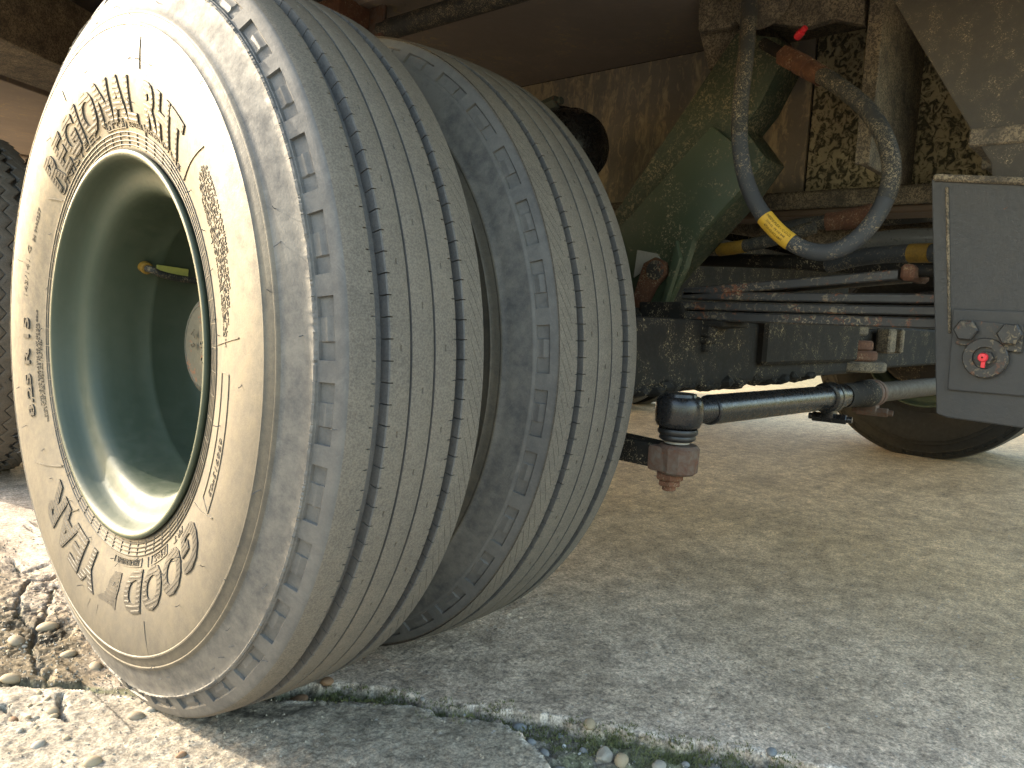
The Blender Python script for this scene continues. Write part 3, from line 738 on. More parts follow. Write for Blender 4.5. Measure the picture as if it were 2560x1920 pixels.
# gusset plate and spring hanger
XG = .668
bmx = BM(); add_prism(bmx, [at(1870, -100, 'x', XG), at(1930, 0, 'x', XG), at(2140, 352, 'x', XG), at(2144, 392, 'x', XG), at(2420, 408, 'x', XG), at(2500, -100, 'x', XG)], (.012, 0, 0), .002); wobj('gusset_plate', bmx, MT['gusset'], ch)
bmx = BM(); add_box(bmx, (.80, -.80, .700), (.27, .24, .020), None, .002); wobj('hanger_top_plate', bmx, MT['mudsteel'], ch)
XH = .660
hp = [at(2012, 385, 'x', XH), at(2022, 893, 'x', XH), at(2045, 902, 'x', XH), at(2320, 940, 'x', XH), at(2420, 402, 'x', XH)]
bmx = BM(); add_prism(bmx, hp, (.010, 0, 0), .0015); hang = wobj('spring_hanger', bmx, MT['grey'], ch)
bmx = BM(); add_prism(bmx, [p + Vector((.115, 0, 0)) for p in hp], (.012, 0, 0), .0015); wobj('hanger_plate', bmx, MT['dark'], hang)
fe = [at(2012, 385, 'x', XH), at(2022, 893, 'x', XH)]
bmx = BM(); add_bar(bmx, fe[0] + Vector((.0595, .006, .003)), fe[1] + Vector((.0595, .006, .010)), .012, .118, (1, 0, 0), .001)
bmx.free()
bmx = BM(); add_bar(bmx, at(2046, 404, 'x', XH) + Vector((-.001, 0, 0)), at(2052, 720, 'x', XH) + Vector((-.001, 0, 0)), .003, .004, (1, 0, 0), .001); wobj('weld_bead', bmx, MT['mudsteel'], hang)
bmx = BM(); add_bar(bmx, at(2018, 384, 'x', XH) + Vector((-.002, 0, 0)), at(2300, 396, 'x', XH) + Vector((-.002, 0, 0)), .008, .007, (1, 0, 0), .002); wobj('weld_bead', bmx, MT['mudsteel'], hang)
bmx = BM(); add_prism(bmx, [at(2060, 668, 'x', XH), at(2048, 842, 'x', XH), at(2330, 866, 'x', XH), at(2330, 676, 'x', XH)], (-.0045, 0, 0), .0015); pad = wobj('pad_plate', bmx, MT['grey'], hang)
bmx = BM(); add_prism(bmx, [at(2078, 690, 'x', XH - .0045), at(2068, 728, 'x', XH - .0045), at(2066, 743, 'x', XH - .0045), at(2105, 748, 'x', XH - .0045), at(2118, 736, 'x', XH - .0045), at(2160, 742, 'x', XH - .0045), at(2172, 757, 'x', XH - .0045), at(2208, 762, 'x', XH - .0045), at(2214, 703, 'x', XH - .0045)], (-.006, 0, 0), .001); wobj('keeper_plate', bmx, MT['leaf'], hang)
for p in ((2088, 713), (2183, 722)):
    c0 = at(*p, 'x', XH - .0105); bmx = BM(); add_hex(bmx, c0, c0 + Vector((-.0085, 0, 0)), .0125); wobj('bolt_head', bmx, MT['leaf'], hang)
c0 = at(2130, 773, 'x', XH - .0045)
bmx = BM(); add_lathe(bmx, c0, c0 + Vector((-1, 0, 0)), [(0, .0225), (.0075, .0225), (.0085, .0215), (.0085, .0125), (.0040, .0120), (.0040, .0005)], 40, False); wobj('pin_washer', bmx, MT['leaf'], hang, 35)
bmx = BM(); add_hex(bmx, c0 + Vector((-.004, -.0015, .0005)), c0 + Vector((-.010, -.0015, .0005)), .0075); wobj('grease_nipple', bmx, MT['leaf'], hang)
bmx = BM(); add_lathe(bmx, c0 + Vector((-.010, .001, .0005)), c0 + Vector((-1, .001, .0005)), [(0, .005), (.005, .005), (.0062, .0042), (.0065, .001)], 20, False)
add_box(bmx, c0 + Vector((-.0125, .0002, -.0072)), (.002, .0042, .008), None, .0005); wobj('grease_cap', bmx, MT['red'], hang, 40)
c0 = at(1736, 72, 'x', .79)
bmx = BM(); add_lathe(bmx, c0 + Vector((0, .010, -.004)), c0 + Vector((-.012, -.012, .008)), [(0, .0055), (.006, .0062), (.012, .0055), (.0125, .004), (.016, .0048), (.020, .0040), (.0205, .001)], 20, False); wobj('grease_cap', bmx, MT['red'], ch, 40)
# longitudinal pipe and rusty bracket, top middle
pp = empty('air_pipe', at(830, 62, 'z', .955), 'mud flecked pipe hung below the floor plate above the rear tyre', 'pipe')
bmx = BM(); pa = at(826, 68, 'z', .955); pb = at(1250, -60, 'z', .955)
pb = pa + (pb - pa) * 1.2
add_tube(bmx, [pa + (pb - pa) * t for t in np.linspace(0, 1, 12)], .0175, 24); wobj('pipe', bmx, MT['hosemud'], pp, 40)
bmx = BM(); add_box(bmx, pa + Vector((-.01, .008, .015)), (.010, .055, .075), None, .003); wobj('bracket', bmx, MT['rustgrey'], pp)
bmx = BM(); add_box(bmx, pa + Vector((-.03, .10, .02)), (.10, .16, .05), None, .012, 2); wobj('clamp_block', bmx, MT['rust'], pp)

# green radius arm
ra = empty('radius_arm', at(1500, 400, 'x', .82), 'olive green box section arm rising behind the inner tyre', 'suspension arm')
XA = .80
bmx = BM(); add_prism(bmx, [at(1300, 500, 'x', XA), at(1590, 70, 'x', XA), at(1680, 80, 'x', XA), at(1692, 128, 'x', XA), at(1640, 230, 'x', XA), at(1605, 275, 'x', XA), at(1655, 342, 'x', XA), at(1600, 420, 'x', XA), at(1400, 640, 'x', XA), at(1300, 640, 'x', XA)], (.075, 0, 0), .004)
wobj('arm', bmx, MT['olivemud'], ra, 30)
XB = .780
bmx = BM(); add_prism(bmx, [at(1330, 500, 'x', XB), at(1537, 271, 'x', XB), at(1583, 308, 'x', XB), at(1604, 356, 'x', XB), at(1598, 412, 'x', XB), at(1496, 520, 'x', XB), at(1478, 580, 'x', XB), at(1415, 712, 'x', XB), at(1370, 690, 'x', XB), at(1330, 640, 'x', XB)], (.018, 0, 0), .003)
wobj('cover_plate', bmx, MT['olive'], ra, 30)
bmx = BM(); add_prism(bmx, [at(1440, 640, 'x', XB - .004), at(1468, 520, 'x', XB - .004), at(1476, 560, 'x', XB - .004), at(1425, 716, 'x', XB - .004), at(1398, 712, 'x', XB - .004)], (-.012, 0, 0), .002); wobj('rib_plate', bmx, MT['olive'], ra, 30)
c0 = at(1425, 585, 'x', XB - .004)
bmx = BM(); add_prism(bmx, [c0 + Vector((0, .045, -.060)), c0 + Vector((0, .025, .012)), c0 + Vector((0, .004, .022)), c0 + Vector((0, -.016, .014)), c0 + Vector((0, -.020, -.006)), c0 + Vector((0, .000, -.028)), c0 + Vector((0, .02, -.07))], (-.014, 0, 0), .004); wobj('lug', bmx, MT['rust'], ra, 30)
bmx = BM(); add_lathe(bmx, c0 + Vector((-.012, 0, 0)), c0 + Vector((-1, 0, 0)), [(0, .016), (.004, .016), (.005, .013), (.005, .001)], 28, False); wobj('lug_washer', bmx, MT['leaf'], ra, 30)
bmx = BM(); add_prism(bmx, [at(1380, 660, 'x', XB - .02), at(1420, 728, 'x', XB - .02), at(1404, 745, 'x', XB - .02), at(1375, 745, 'x', XB - .02)], (.03, 0, 0), .004); wobj('rusty_tongue', bmx, MT['rust'], ra)
bmx = BM(); add_prism(bmx, [at(1378, 540, 'x', XB - .003), at(1420, 548, 'x', XB - .003), at(1428, 560, 'x', XB - .003), at(1370, 600, 'x', XB - .003)], (-.002, 0, 0)); wobj('bare_patch', bmx, MT['zinc'], ra)

# leaf spring
ls = empty('leaf_spring', (.72, -.5, .5), 'dark rusty leaf spring running into the grey hanger', 'leaf spring')
XS = .690; 
def leaf(y0, z0, y1, z1, th, sag=.004, name='leaf', mat='leaf', w=.070):
    bmx = BM(); n = 14; rings = []
    for k in range(n + 1):
        t = k / n; y = y0 + (y1 - y0) * t; z = z0 + (z1 - z0) * t - sag * 4 * t * (1 - t)
        e = .0018
        rings.append([bmx.verts.new(Vector((XS + dx, y, z + dz))) for dx, dz in ((0, e), (e, 0), (w - e, 0), (w, e), (w, th - e), (w - e, th), (e, th), (0, th - e))])
    for A, B in zip(rings[:-1], rings[1:]):
        for k in range(8): bmx.faces.new((A[k], A[(k + 1) % 8], B[(k + 1) % 8], B[k]))
    bmx.faces.new(rings[0][::-1]); bmx.faces.new(rings[-1]); wobj(name, bmx, MT[mat], ls)
def LP(px, py): p = at(px, py, 'x', XS); return p.y, p.z
def leafpx(xa, ya, xb, yb, ta):
    (y0, z0), (y1, z1) = LP(xa, ya), LP(xb, yb); leaf(y0, z0, y1, z1, ta, .0006)
leafpx(1476, 640, 1938, 604, .0130)
leafpx(1472, 646, 2060, 656, .0118)
leafpx(1470, 668, 2060, 683, .0118)
leafpx(1474, 690, 2060, 711, .0130)
bmx = BM(); p = at(1938, 588, 'x', XS); add_box(bmx, p + Vector((.035, -.012, .0)), (.078, .016, .020), None, .004); wobj('leaf_clip', bmx, MT['rust'], ls)
bmx = BM(); p = at(1960, 585, 'x', XS + .02); add_cyl(bmx, p, p + Vector((0.02, -.09, 0)), .0075, 16); wobj('clip_rod', bmx, MT['dark'], ls, 40)
bmx = BM(); add_prism(bmx, [at(1380, 652, 'x', XS - .006), at(1470, 652, 'x', XS - .006), at(1482, 690, 'x', XS - .006), at(1560, 693, 'x', XS - .006), at(1562, 706, 'x', XS - .006), at(1380, 712, 'x', XS - .006)], (.09, 0, 0), .003); wobj('spring_clamp', bmx, MT['dark'], ls)
for px in (1446, 1530):
    a0 = at(px, 704, 'x', XS + .004); 
    bmx = BM(); add_hex(bmx, a0, a0 - Vector((0, 0, .016)), .0150); add_hex(bmx, a0 - Vector((0, 0, .017)), a0 - Vector((0, 0, .026)), .0145); add_cyl(bmx, a0 - Vector((0, 0, .02)), a0 - Vector((0, 0, .038)), .0085, 14, .001); wobj('clamp_nut', bmx, MT['dark'], ls)

# axle beam with the steering pivot
ax = empty('axle_beam', (1.0, -.28, .41), 'grimy black axle beam under the leaf spring', 'axle')
bmx = BM(); add_box(bmx, (1.05, -.275, .428), (1.15, .16, .098), None, .008, 2); wobj('beam', bmx, MT['dark'], ax)
bmx = BM()
for k in range(70):
    x = .50 + k * .0095 + RNG.uniform(-.004, .004); sz = RNG.uniform(.006, .016)
    g_ = bmesh.ops.create_icosphere(bmx, subdivisions=2, radius=1, matrix=Matrix.Translation((x, -.345 + RNG.uniform(0, .03), .380 + RNG.uniform(-.004, .003))) @ Matrix.Diagonal((sz * 1.3, sz * 1.6, sz * .75, 1)))
    for v in g_['verts']: v.co += Vector(RNG.normal(0, .0011, 3))
wobj('grease_crust', bmx, MT['dark'], ax)
bmx = BM(); add_box(bmx, (2.5, -.22, .43), (1.9, .14, .11), None, .006); wobj('beam', bmx, MT['dark'], ax)
bmx = BM(); add_box(bmx, (1.52, .085, .577), (1.24, .33, .172), None, .012, 2); wobj('dark_filler', bmx, MT['dark'], ax)  # added dark box, covers the bright background behind the spring
c0 = Vector((1.42, -.30, .44))
for zz, rr, mt in ((.395, .105, 'mudsteel'), (.418, .085, 'rust'), (.440, .075, 'rust'), (.472, .062, 'mudsteel')):
    bmx = BM(); add_lathe(bmx, (c0.x, c0.y, zz - .011), (c0.x, c0.y, zz + 1), [(0, rr - .004), (.004, rr), (.018, rr), (.022, rr - .004)], 28); wobj('pivot_flange', bmx, MT[mt], ax, 30)
bmx = BM(); add_box(bmx, (1.115, -.335, .452), (.47, .07, .090), None, .006); wobj('pivot_bracket', bmx, MT['dark'], ax)
bmx = BM(); add_box(bmx, (1.50, -.38, .452), (.05, .03, .055), None, .004); add_box(bmx, (1.58, -.38, .452), (.02, .03, .055), None, .004); wobj('pivot_bracket', bmx, MT['mudsteel'], ax)
bmx = BM(); add_cyl(bmx, (2.62, -.2, .45), (2.80, -.2, .45), .17, 32, .01); wobj('brake_drum', bmx, MT['dark'], ax, 30)
bmx = BM(); add_cyl(bmx, (.40, 0, AXZ), (.62, 0, AXZ), .16, 40, .01); add_box(bmx, (.66, -.10, .43), (.14, .30, .12), None, .01); wobj('brake_drum', bmx, MT['dark'], ax, 30)

# tie rod with ball joint
tr = empty('tie_rod', at(1470, 930, 'z', .36), 'gloss black tie rod with ball joint, boot and clamp', 'tie rod')
bj = at(1467, 892, 'z', .362)
z0 = bj.z
bmx = BM()
add_lathe(bmx, bj + Vector((0, 0, -.0185)), bj + Vector((0, 0, 1)), [(0, .021), (.003, .0262), (.008, .0285), (.020, .0295), (.030, .0288), (.036, .0268), (.039, .0240), (.039, .0205), (.0425, .0195), (.0425, .001)], 40, False)
wobj('ball_joint', bmx, MT['black'], tr, 38)
bmx = BM(); add_lathe(bmx, bj + Vector((0, 0, -.0190)), bj + Vector((0, 0, -1)), [(0, .0235), (.002, .0245), (.005, .0245), (.008, .0215), (.010, .0222), (.0125, .0222), (.0150, .0185), (.0155, .010)], 36, False); wobj('boot', bmx, MT['boot'], tr, 60)
bmx = BM(); add_lathe(bmx, bj + Vector((0, 0, -.034)), bj + Vector((0, 0, -1)), [(0, .0155), (.003, .0155), (.004, .012)], 30, False); wobj('boot_ring', bmx, MT['zinc'], tr, 40)
re = at(2060, 818, 'x', 1.62); re.z = .3615
dv = (re - bj).normalized()
def along(d0): return bj + dv * d0
bmx = BM(); rr_ = [(0, .0165)]
for k in range(9):
    rr_ += [(.020 + k * .0042, .0150), (.0213 + k * .0042, .0165), (.0228 + k * .0042, .0165)]
add_lathe(bmx, along(.012), along(2), rr_, 32); wobj('threaded_shank', bmx, MT['black'], tr, 30)
bmx = BM(); add_lathe(bmx, along(.068), along(2), [(0, .0175), (.002, .0195), (.28, .0195), (.44, .0195), (.442, .017)], 40); wobj('sleeve', bmx, MT['black'], tr, 35)
for d0, mt in ((.432, 'black'), (.62, 'rustgrey')):
    bmx = BM(); add_lathe(bmx, along(d0), along(2), [(0, .0225), (.001, .0245), (.012, .0250), (.013, .0235), (.016, .0235), (.017, .025), (.030, .0245), (.031, .0225)], 36); wobj('clamp', bmx, MT[mt], tr, 35)
    bmx = BM(); q = along(d0 + .016) + Vector((0, -.002, -.030)); add_box(bmx, q + Vector((0, 0, .004)), (.024, .022, .020), None, .004, 2)
    add_hex(bmx, q + Vector((-.006, .024, -.003)), q + Vector((.002, -.028, -.003)), .0085); add_cyl(bmx, q + Vector((-.006, .030, -.003)), q + Vector((.004, -.036, -.003)), .0052, 12); wobj('clamp_bolt', bmx, MT[mt], tr, 35)
bmx = BM(); add_lathe(bmx, along(.50), along(2), [(0, .021), (.08, .021), (.085, .024), (.12, .0245), (.13, .020)], 32); wobj('coupling', bmx, MT['dark'], tr, 35)
bmx = BM(); add_lathe(bmx, along(.60), along(2), [(0, .0185), (1.75, .0185)], 32); wobj('rod', bmx, paint('bare_worn_rod', C(.065, .054, .042), C(.045, .033, .023), .05, .6, .25, scale=14), tr, 35)

# steering arm from the wheel hub to the ball joint
sa = empty('steering_arm', bj + Vector((0, 0, -.08)), 'rusty cast steering arm with castle nut below the ball joint', 'steering arm')
e = bj + Vector((0, 0, -.0545))
bmx = BM(); add_prism(bmx, [Vector((e.x - .014, e.y + .26, e.z + .022)), Vector((e.x - .016, e.y + .014, e.z + .014)), Vector((e.x - .016, e.y + .012, e.z - .016)), Vector((e.x - .014, e.y + .26, e.z - .014))], (.036, 0, 0), .004); wobj('arm', bmx, MT['dark'], sa)
bmx = BM(); add_lathe(bmx, e + Vector((0, -.003, -.020)), e + Vector((0, -.003, 1)), [(0, .021), (.003, .0245), (.032, .0255), (.036, .0225), (.036, .001)], 12, True); add_box(bmx, e + Vector((.0, .012, -.002)), (.046, .030, .032), None, .005, 2); wobj('eye', bmx, MT['rustgrey'], sa, 25)
bmx = BM(); add_hex(bmx, e + Vector((-.004, .004, -.019)), e + Vector((-.004, .004, -.028)), .0185); add_hex(bmx, e + Vector((-.004, .004, -.0285)), e + Vector((-.004, .004, -.036)), .0145); add_cyl(bmx, e + Vector((-.004, .004, -.034)), e + Vector((-.004, .004, -.042)), .0085, 14, .001); wobj('castle_nut', bmx, MT['rust'], sa, 25)

# hydraulic hoses
hh_ = empty('hydraulic_hose', at(1760, 400, 'x', .66), 'looped grey hydraulic hose with yellow label and rusty fitting', 'hose')
xh = lambda i: .70 - .04 * math.sin(i)
hp_ = [(1762, 158, .745), (1800, 178, .728), (1868, 232, .705), (1908, 292, .690), (1926, 360, .680), (1915, 424, .672), (1880, 486, .665), (1835, 527, .658), (1785, 545, .652), (1735, 537, .648), (1685, 505, .645), (1640, 452, .642), (1612, 390, .642), (1598, 310, .645), (1600, 220, .655), (1612, 110, .668), (1618, 20, .68), (1618, -70, .69)]
path = smooth_path([at(px, py, 'x', xx) for px, py, xx in hp_], 10)
L_ = len(path)
def seg(i0, i1): return path[int(L_ * i0):int(L_ * i1) + 1]
RH = .0108
bmx = BM(); add_tube(bmx, seg(0, .30), RH + .0006, 20); wobj('hose_sleeve', bmx, MT['hosemud'], hh_, 60)
bmx = BM(); add_tube(bmx, seg(.295, .78), RH, 20); wobj('hose', bmx, MT['hose'], hh_, 60)
bmx = BM(); add_tube(bmx, seg(.775, 1.0), RH + .0003, 20); wobj('hose_sleeve', bmx, MT['hosemud'], hh_, 60)
# fitting
fa = at(1692, 118, 'x', .768); fb = at(1772, 163, 'x', .742); fd = (fb - fa).normalized()
bmx = BM(); Lf = (fb - fa).length
add_hex(bmx, fa, fa + fd * Lf * .42, .0150); add_lathe(bmx, fa + fd * Lf * .40, fb, [(0, .010), (.004, .0145), (Lf * .30, .0140), (Lf * .31, .0120), (Lf * .36, .0140), (Lf * .66, .0130)], 24); wobj('fitting', bmx, MT['rust'], hh_, 30)
bmx = BM(); add_cyl(bmx, fa - fd * .05, fa + fd * .002, .0085, 16); wobj('fitting_tail', bmx, MT['dark'], hh_, 30)
# label sleeve
i0 = min(range(L_), key=lambda i: (path[i] - at(1712, 525, 'x', .646)).length); i1 = min(range(L_), key=lambda i: (path[i] - at(1652, 470, 'x', .643)).length)
lab = path[i0:i1 + 1]
bmx = BM(); add_tube(bmx, lab, RH + .0007, 24, False); wobj('label', bmx, MT['yellow'], hh_, 60)
la, lb = lab[-1], lab[0]; lm = (la + lb) / 2; lu = (lb - la).normalized(); tocam = (Vector(CAM) - lm).normalized(); lv = tocam.cross(lu).normalized(); ln = lu.cross(lv).normalized()
mids = [lab[int(k)] for k in np.linspace(0, len(lab) - 1, 9)][::-1]
arcs = np.array([(p - lm).dot(lu) for p in mids]); bow = np.array([(p - lm).dot(lv) for p in mids]); bown = np.array([(p - lm).dot(ln) for p in mids])
def lab_curve(off):
    def fn(u, v, w):
        bo = float(np.interp(u, arcs, bow)); bn = float(np.interp(u, arcs, bown)); ph = (v + off) / RH
        rr = RH + .0010 + w
        return lm + lu * u + lv * (bo + rr * math.sin(ph)) + ln * (bn + rr * math.cos(ph))
    return fn
for s_, off, hgt in (('HEIDE-FLEX - C 61C2', .0052, .0032), ('2019-02   PB 345 BAR', .0, .0026), ('4720-12-312-6801', -.0050, .0030)):
    flat_text('label_print', s_, lm, lu, lv, hgt, MT['print'], hh_, .00015, 0, True, lab_curve(off), 1)
# hoses and pipes behind the strut
def hose_thing(label, pts, rad, mat, bands=(), name='hydraulic_hose', extra=None):
    P = smooth_path([at(px, py, 'x', xx) for px, py, xx in pts], 8)
    t = empty(name, P[0], label, 'hose'); bmx = BM(); add_tube(bmx, P, rad, 16); wobj('hose', bmx, MT[mat], t, 60)
    for f0, f1, mt, k in bands:
        bmx = BM(); add_tube(bmx, P[int(f0 * (len(P) - 1)):int(f1 * (len(P) - 1)) + 2], rad * k, 16); wobj('yellow_band' if mt == 'yellowdim' else 'fitting', bmx, MT[mt], t, 60)
    return t
hose_thing('lower dark hose with yellow band passing behind the green arm', [(1470, 535, .90), (1540, 540, .89), (1600, 533, .87), (1680, 515, .87), (1760, 490, .87)], .0105, 'hosemud', [(.32, .50, 'yellowdim', 1.06)])
hose_thing('upper dark hose ending in a rusty fitting behind the looped hose', [(1660, 500, .90), (1720, 488, .90), (1780, 480, .90), (1830, 474, .90), (1885, 462, .90)], .0115, 'hosemud', [(.55, .72, 'rust', 1.25), (.74, .98, 'rust', 1.4)])
hose_thing('black hose with yellow band meeting the hanger edge', [(1790, 572, .86), (1860, 556, .84), (1940, 548, .82), (2060, 546, .80)], .0125, 'hose', [(.76, .87, 'yellowdim', 1.05)])
hose_thing('bare steel pipe running behind the looped hose to the hanger', [(1860, 530, .92), (1930, 520, .90), (2060, 516, .88)], .0165, 'chrome', (), 'steel_pipe')
hose_thing('thin dark pipe low above the spring leaves', [(1480, 560, .95), (1700, 566, .95), (1860, 576, .95), (2060, 570, .95)], .012, 'dark', (), 'steel_pipe')
hose_thing('muddy pipe under the beam flange', [(1560, 480, 1.12), (1760, 508, 1.12), (1900, 512, 1.12), (2060, 500, 1.12)], .02, 'mudsteel', (), 'steel_pipe')
# brake chamber behind the inner tyre
bc = empty('brake_chamber', at(1235, 300, 'x', .80), 'round black brake chamber peeping over the inner tyre', 'brake chamber')
c0 = at(1222, 310, 'x', .78)
bmx = BM(); add_lathe(bmx, c0 + Vector((.06, .12, 0)), c0 + Vector((-.01, -.2, 0)), [(0, .060), (.01, .072), (.070, .074), (.074, .080), (.086, .080), (.090, .074), (.125, .070), (.150, .056), (.160, .034), (.163, .001)], 40, False); wobj('body', bmx, MT['black'], bc, 30)
c1 = at(1200, 224, 'x', .74)
bmx = BM(); add_hex(bmx, c1 + Vector((0, .03, -.004)), c1 + Vector((-.004, -.006, .002)), .012); add_cyl(bmx, c1 + Vector((0, .05, -.004)), c1 + Vector((0, -.014, .004)), .007, 14, .001); wobj('hose_union', bmx, MT['hub'], bc)
# far chassis clutter in the dark: air tank and second spring
t = empty('air_tank', (1.75, .35, .78), 'dark air tank slung between the chassis beams', 'tank')
bmx = BM(); add_lathe(bmx, (1.75, -.45, .78), (1.75, 1, .78), [(0, .03), (.03, .10), (.06, .12), (.9, .12), (.93, .10), (.96, .03)], 28); wobj('shell', bmx, MT['dark'], t, 40)

# ------------------------------------------------------------------ pebbles, stones, moss
def pebble_mesh(name, seed, rough=.0, sub=3, flat=.6):
    bmx = BM(); bmesh.ops.create_icosphere(bmx, subdivisions=sub, radius=1)
    rg = np.random.default_rng(seed); kx = rg.normal(0, 1, (7, 3)); kp = rg.uniform(0, 6, 7)
    for v in bmx.verts:
        p = np.array(v.co); s_ = 1 + .09 * sum(math.sin(kx[i] @ p * 1.3 + kp[i]) for i in range(4)) / 2
        if rough: s_ += rough * sum(math.sin(kx[i] @ p * 4 + kp[i]) for i in range(7)) / 4
        v.co = Vector((p[0] * s_, p[1] * s_ * .78, p[2] * s_ * flat))
    me = bpy.data.meshes.new(name); bmx.to_mesh(me); bmx.free()
    me.polygons.foreach_set('use_smooth', [rough < .12] * len(me.polygons)); return me
def stone_mat(name, a, b, sc=90):
    m = MB(name, .7, .35); n = m.noise(sc, 5, .65, .4)
    m.out(m.ramp(n, [(.32, a), (.68, b)])); m.bump(n, .3, .001); return m.m
PM = [stone_mat('pebble_buff', C(.24, .18, .11), C(.38, .31, .21)), stone_mat('pebble_pale', C(.22, .20, .165), C(.34, .31, .26)), stone_mat('pebble_grey', C(.14, .14, .14), C(.26, .26, .25)),
      stone_mat('pebble_blue', C(.13, .14, .15), C(.23, .24, .245)), stone_mat('pebble_brown', C(.15, .085, .05), C(.26, .16, .09)), stone_mat('pebble_white', C(.38, .38, .36), C(.55, .55, .53))]
PM.append(stone_mat('pebble_tan', C(.20, .155, .10), C(.33, .27, .19)))
PMESH = {}
def pebble(x, y, size, mi, rough=0, flat=.6, label=None, cat='pebble', name='pebble', group=None, sink=.35, sub=3, rz=None):
    key = (int(RNG.integers(0, 5)), rough, flat, mi, sub)
    if key not in PMESH:
        PMESH[key] = pebble_mesh('pebble', key[0] * 31 + 5, rough, sub, flat); PMESH[key].materials.append(PM[mi])
    o = link(name, PMESH[key]); o.location = (x, y, gz(x, y) + size * flat * (1 - 2 * sink) * .9)
    o.scale = (size, size, size); o.rotation_euler = (RNG.uniform(-.2, .2), RNG.uniform(-.2, .2), RNG.uniform(0, 6.28) if rz is None else rz)
    return tag(o, label, cat, group)
# the largest pebbles of the sunlit concrete, one by one (photo pixel, width in photo pixels, colour)
big = [(122, 1718, 66, 1, 'long pale oval pebble beside the crack at the tyre foot'), (40, 1602, 42, 1, 'pale rounded pebble left of the branching crack'), (28, 1698, 42, 0, 'buff pebble near the picture edge above the long crack'),
       (120, 1560, 46, 0, 'buff pebble lodged in the branching crack'), (82, 1632, 28, 0, 'small buff pebble low in the branching crack'), (378, 1768, 28, 1, 'pale round pebble just below the tyre shoulder'),
       (342, 1786, 36, 1, 'pale flat pebble lying left of the tyre contact'), (452, 1888, 24, 4, 'brownish pebble near the shadow edge'), (95, 1862, 30, 1, 'pale flat pebble in the sunlit slab near the bottom'),
       (232, 1908, 40, 0, 'yellowish oval pebble at the bottom edge'), (130, 1780, 30, 1, 'pale pebble below the long crack'), (170, 1635, 36, 0, 'flat buff pebble flush in the sunlit concrete'),
       (240, 1662, 34, 1, 'pale flat pebble near the tyre sidewall'), (32, 1795, 26, 4, 'reddish pebble close to the lower left edge')]
for px, py, wpx, mi, lab_ in big:
    x, y = g2(px, py); dist = math.dist((x, y, 0), CAM); s_ = wpx / FPX * dist / 2
    pebble(x, y, s_ * .92, 6 if mi == 1 and RNG.random() < .5 else mi, 0, .5, lab_, sink=.44)
n = 0; G1 = 'pebbles half sunk in the sunlit broken concrete'
while n < 46:
    px = RNG.uniform(0, 420); py = RNG.uniform(1320, 1860); x, y = g2(px, py)
    if x > .06 or (x > -.04 and abs(y) < .16): continue
    if math.hypot((px - 330) / 230, (py - 860) / 700) < 1: continue
    s_ = RNG.uniform(.0022, .0048)
    pebble(x, y, s_, int(RNG.choice([0, 0, 0, 1, 1, 6])), 0, .45, 'small buff, grey or pale pebble half sunk in the sunlit broken concrete', group=G1, sub=2, sink=.38); n += 1
# stones of the wide joint, bottom right
st = [(1512, 1866, 62, 1, .20, .8, 'pale broken concrete lump in the mossy joint'), (1556, 1880, 46, 0, .06, .9, 'tan flake leaning on the pale concrete lump'), (1474, 1812, 44, 0, 0, .6, 'tan oval stone on the upper lip of the mossy joint'), (1300, 1796, 44, 3, 0, .7, 'smooth blue grey stone in the mossy joint'),
      (1268, 1800, 22, 1, 0, .7, 'pale pebble touching the smooth blue grey stone'), (1328, 1792, 13, 5, 0, .7, 'tiny white pebble right of the blue grey stone'), (1650, 1893, 44, 1, 0, .6, 'pale grey stone below the moss cushions'), (1668, 1920, 50, 4, 0, .7, 'orange brown stone at the bottom edge'),
      (1600, 1915, 40, 3, 0, .6, 'grey stone left of the orange brown stone'), (1362, 1856, 30, 2, .05, .7, 'dark grey chip at the joint where it widens'), (1330, 1838, 26, 3, 0, .6, 'blue grey oval pebble where the joint widens'), (1090, 1764, 12, 5, 0, .7, 'tiny white pebble in the narrow part of the joint'),
      (1400, 1905, 60, 2, .08, .6, 'dark flat stone at the bottom of the joint'), (1460, 1850, 30, 2, .10, .9, 'grey chip left of the pale concrete lump'), (1800, 1908, 70, 2, .04, .35, 'dark slate flake at the bottom edge'), (1930, 1882, 36, 3, .03, .5, 'lilac grey stone at the right end of the moss'),
      (1715, 1898, 24, 5, 0, .6, 'white chip between the pale and the dark stones'), (818, 1706, 44, 4, .02, .6, 'brown stone pressed against the tyre foot'), (745, 1732, 60, 4, .02, .4, 'dull brown stone in the moss under the tyre'), (1055, 1748, 18, 2, 0, .6, 'grey pebble at the bend of the joint')]
for px, py, wpx, mi, rg_, fl, lab_ in st:
    x, y = g2(px, py); dist = math.dist((x, y, 0), CAM); s_ = wpx / FPX * dist / 2
    pebble(x, y, s_ * .82, mi, max(rg_, .05), fl * .9, lab_, 'stone', 'stone', sink=.40)
n = 0; G2 = 'small stones lying in the mossy joint'
jb = JPOLY[(JPOLY[:, 0] > -.2)]
while n < 170:
    x = RNG.uniform(.10, .55); y = RNG.uniform(-.85, -.05)
    i = np.searchsorted(GX, x); j = np.searchsorted(GY, y)
    if not inj[i, j]: continue
    s_ = .0014 + .0042 * RNG.random() ** 2.4
    pebble(x, y, s_, int(RNG.choice([1, 1, 2, 2, 3, 5, 0])), float(RNG.choice([0, .08, .16])), .65, 'small chip or pebble lying in the mossy joint between the slabs', group=G2, sub=2, sink=.32); n += 1
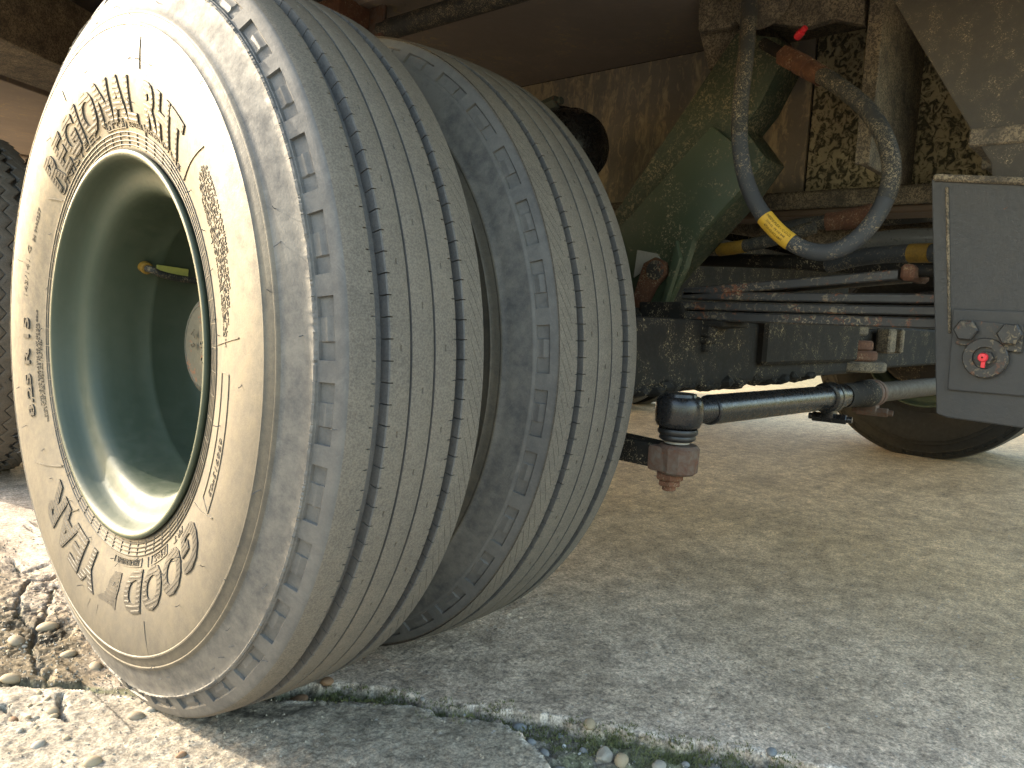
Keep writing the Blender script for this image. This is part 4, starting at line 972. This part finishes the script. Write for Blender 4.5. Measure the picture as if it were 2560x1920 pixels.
# moss: very many short blades growing in the joint
mv = []; mf_ = []
cush = [g2(*p) for p in ((1640, 1852), (1700, 1862), (1760, 1868), (1840, 1880), (1960, 1905), (1250, 1775), (1320, 1808), (1180, 1780), (860, 1735), (900, 1740), (960, 1742), (820, 1735), (1090, 1770), (1420, 1820), (1560, 1828), (1010, 1742), (1500, 1835))]
for cx, cy in cush:
    R0 = RNG.uniform(.012, .022)
    for _ in range(600):
        rr = R0 * math.sqrt(RNG.random()); th = RNG.uniform(0, 6.28); x = cx + rr * math.cos(th) * 1.7; y = cy + rr * math.sin(th)
        i = np.searchsorted(GX, x); j = np.searchsorted(GY, y)
        if not (inj[min(i, ni - 1), min(j, nj - 1)] or RNG.random() < .12): continue
        z = gz(x, y) + (1 - (rr / R0) ** 2) * .004 - .001; h_ = RNG.uniform(.0015, .0048); a = RNG.uniform(0, 6.28); w_ = .0007
        dx, dy = math.cos(a) * w_, math.sin(a) * w_; o = len(mv)
        mv += [(x - dx, y - dy, z), (x + dx, y + dy, z), (x + RNG.normal(0, .0015), y + RNG.normal(0, .0015), z + h_)]; mf_.append((o, o + 1, o + 2))
m = MB('moss', .9, .1); n1 = m.noise(120, 3); m.out(m.ramp(n1, [(.3, C(.075, .085, .035)), (.7, C(.17, .18, .085))]))
me = nmesh('moss', np.array(mv), np.array(mf_), [m.m], None, False); o = link('moss', me); tag(o, 'green moss cushions growing in the joint', 'moss', None, 'stuff')
# loose grit, too fine to count
gv = []; gf = []
tet = np.array([(1, 0, -.5), (-.6, .9, -.5), (-.6, -.9, -.5), (0, 0, .9)])
for _ in range(9000):
    if RNG.random() < .5: x, y = g2(RNG.uniform(-40, 700), RNG.uniform(1280, 1930))
    else: x = RNG.uniform(.05, .6); y = RNG.uniform(-.85, .0)
    i = min(np.searchsorted(GX, x), ni - 1); j = min(np.searchsorted(GY, y), nj - 1)
    if not (inj[i, j] or rough_z[i, j] > .2 or RNG.random() < .10): continue
    s_ = RNG.uniform(.0006, .0021); a = RNG.uniform(0, 6.28); ca, sa_ = math.cos(a), math.sin(a); o = len(gv)
    for t in tet * s_ * RNG.uniform(.7, 1.3, (4, 1)): gv.append((x + t[0] * ca - t[1] * sa_, y + t[0] * sa_ + t[1] * ca, gz(x, y) + t[2] + s_ * .3))
    gf += [(o, o + 1, o + 3), (o + 1, o + 2, o + 3), (o + 2, o, o + 3)]
me = nmesh('grit', np.array(gv), np.array(gf), [stone_mat('grit_mineral', C(.13, .12, .10), C(.42, .38, .31), 700)], None, False); tag(link('grit', me), 'loose grit on the concrete', 'grit', None, 'stuff')

# ------------------------------------------------------------------ far background seen under the trailer: a sunlit hedge
hv = []; hf = []
for _ in range(26000):
    y = RNG.uniform(-14, 30); z = 3.2 * RNG.random() ** .8; x = 16 + RNG.normal(0, .35) + .35 * math.sin(y * 1.7) + z * .08; s_ = RNG.uniform(.06, .16); o = len(hv)
    a = RNG.normal(0, 1, 3); a /= np.linalg.norm(a); b = np.cross(a, RNG.normal(0, 1, 3)); b /= np.linalg.norm(b)
    p = np.array((x, y, z)); hv += [p + a * s_, p + b * s_ * .5, p - a * s_, p - b * s_ * .5]; hf.append((o, o + 1, o + 2, o + 3))
m = MB('hedge_leaf', .6, .3); m.out(m.ramp(m.noise(3, 2), [(.35, C(.09, .11, .025)), (.65, C(.20, .19, .05))]))
hg = empty('hedge', (16, 8, 0), 'sunlit yellow green hedge glimpsed far beyond the trailer', 'hedge')
me = nmesh('foliage', np.array(hv) - np.array((16, 8, 0)), np.array(hf), [m.m], None, False); o = link('foliage', me, hg); o['kind'] = 'stuff'
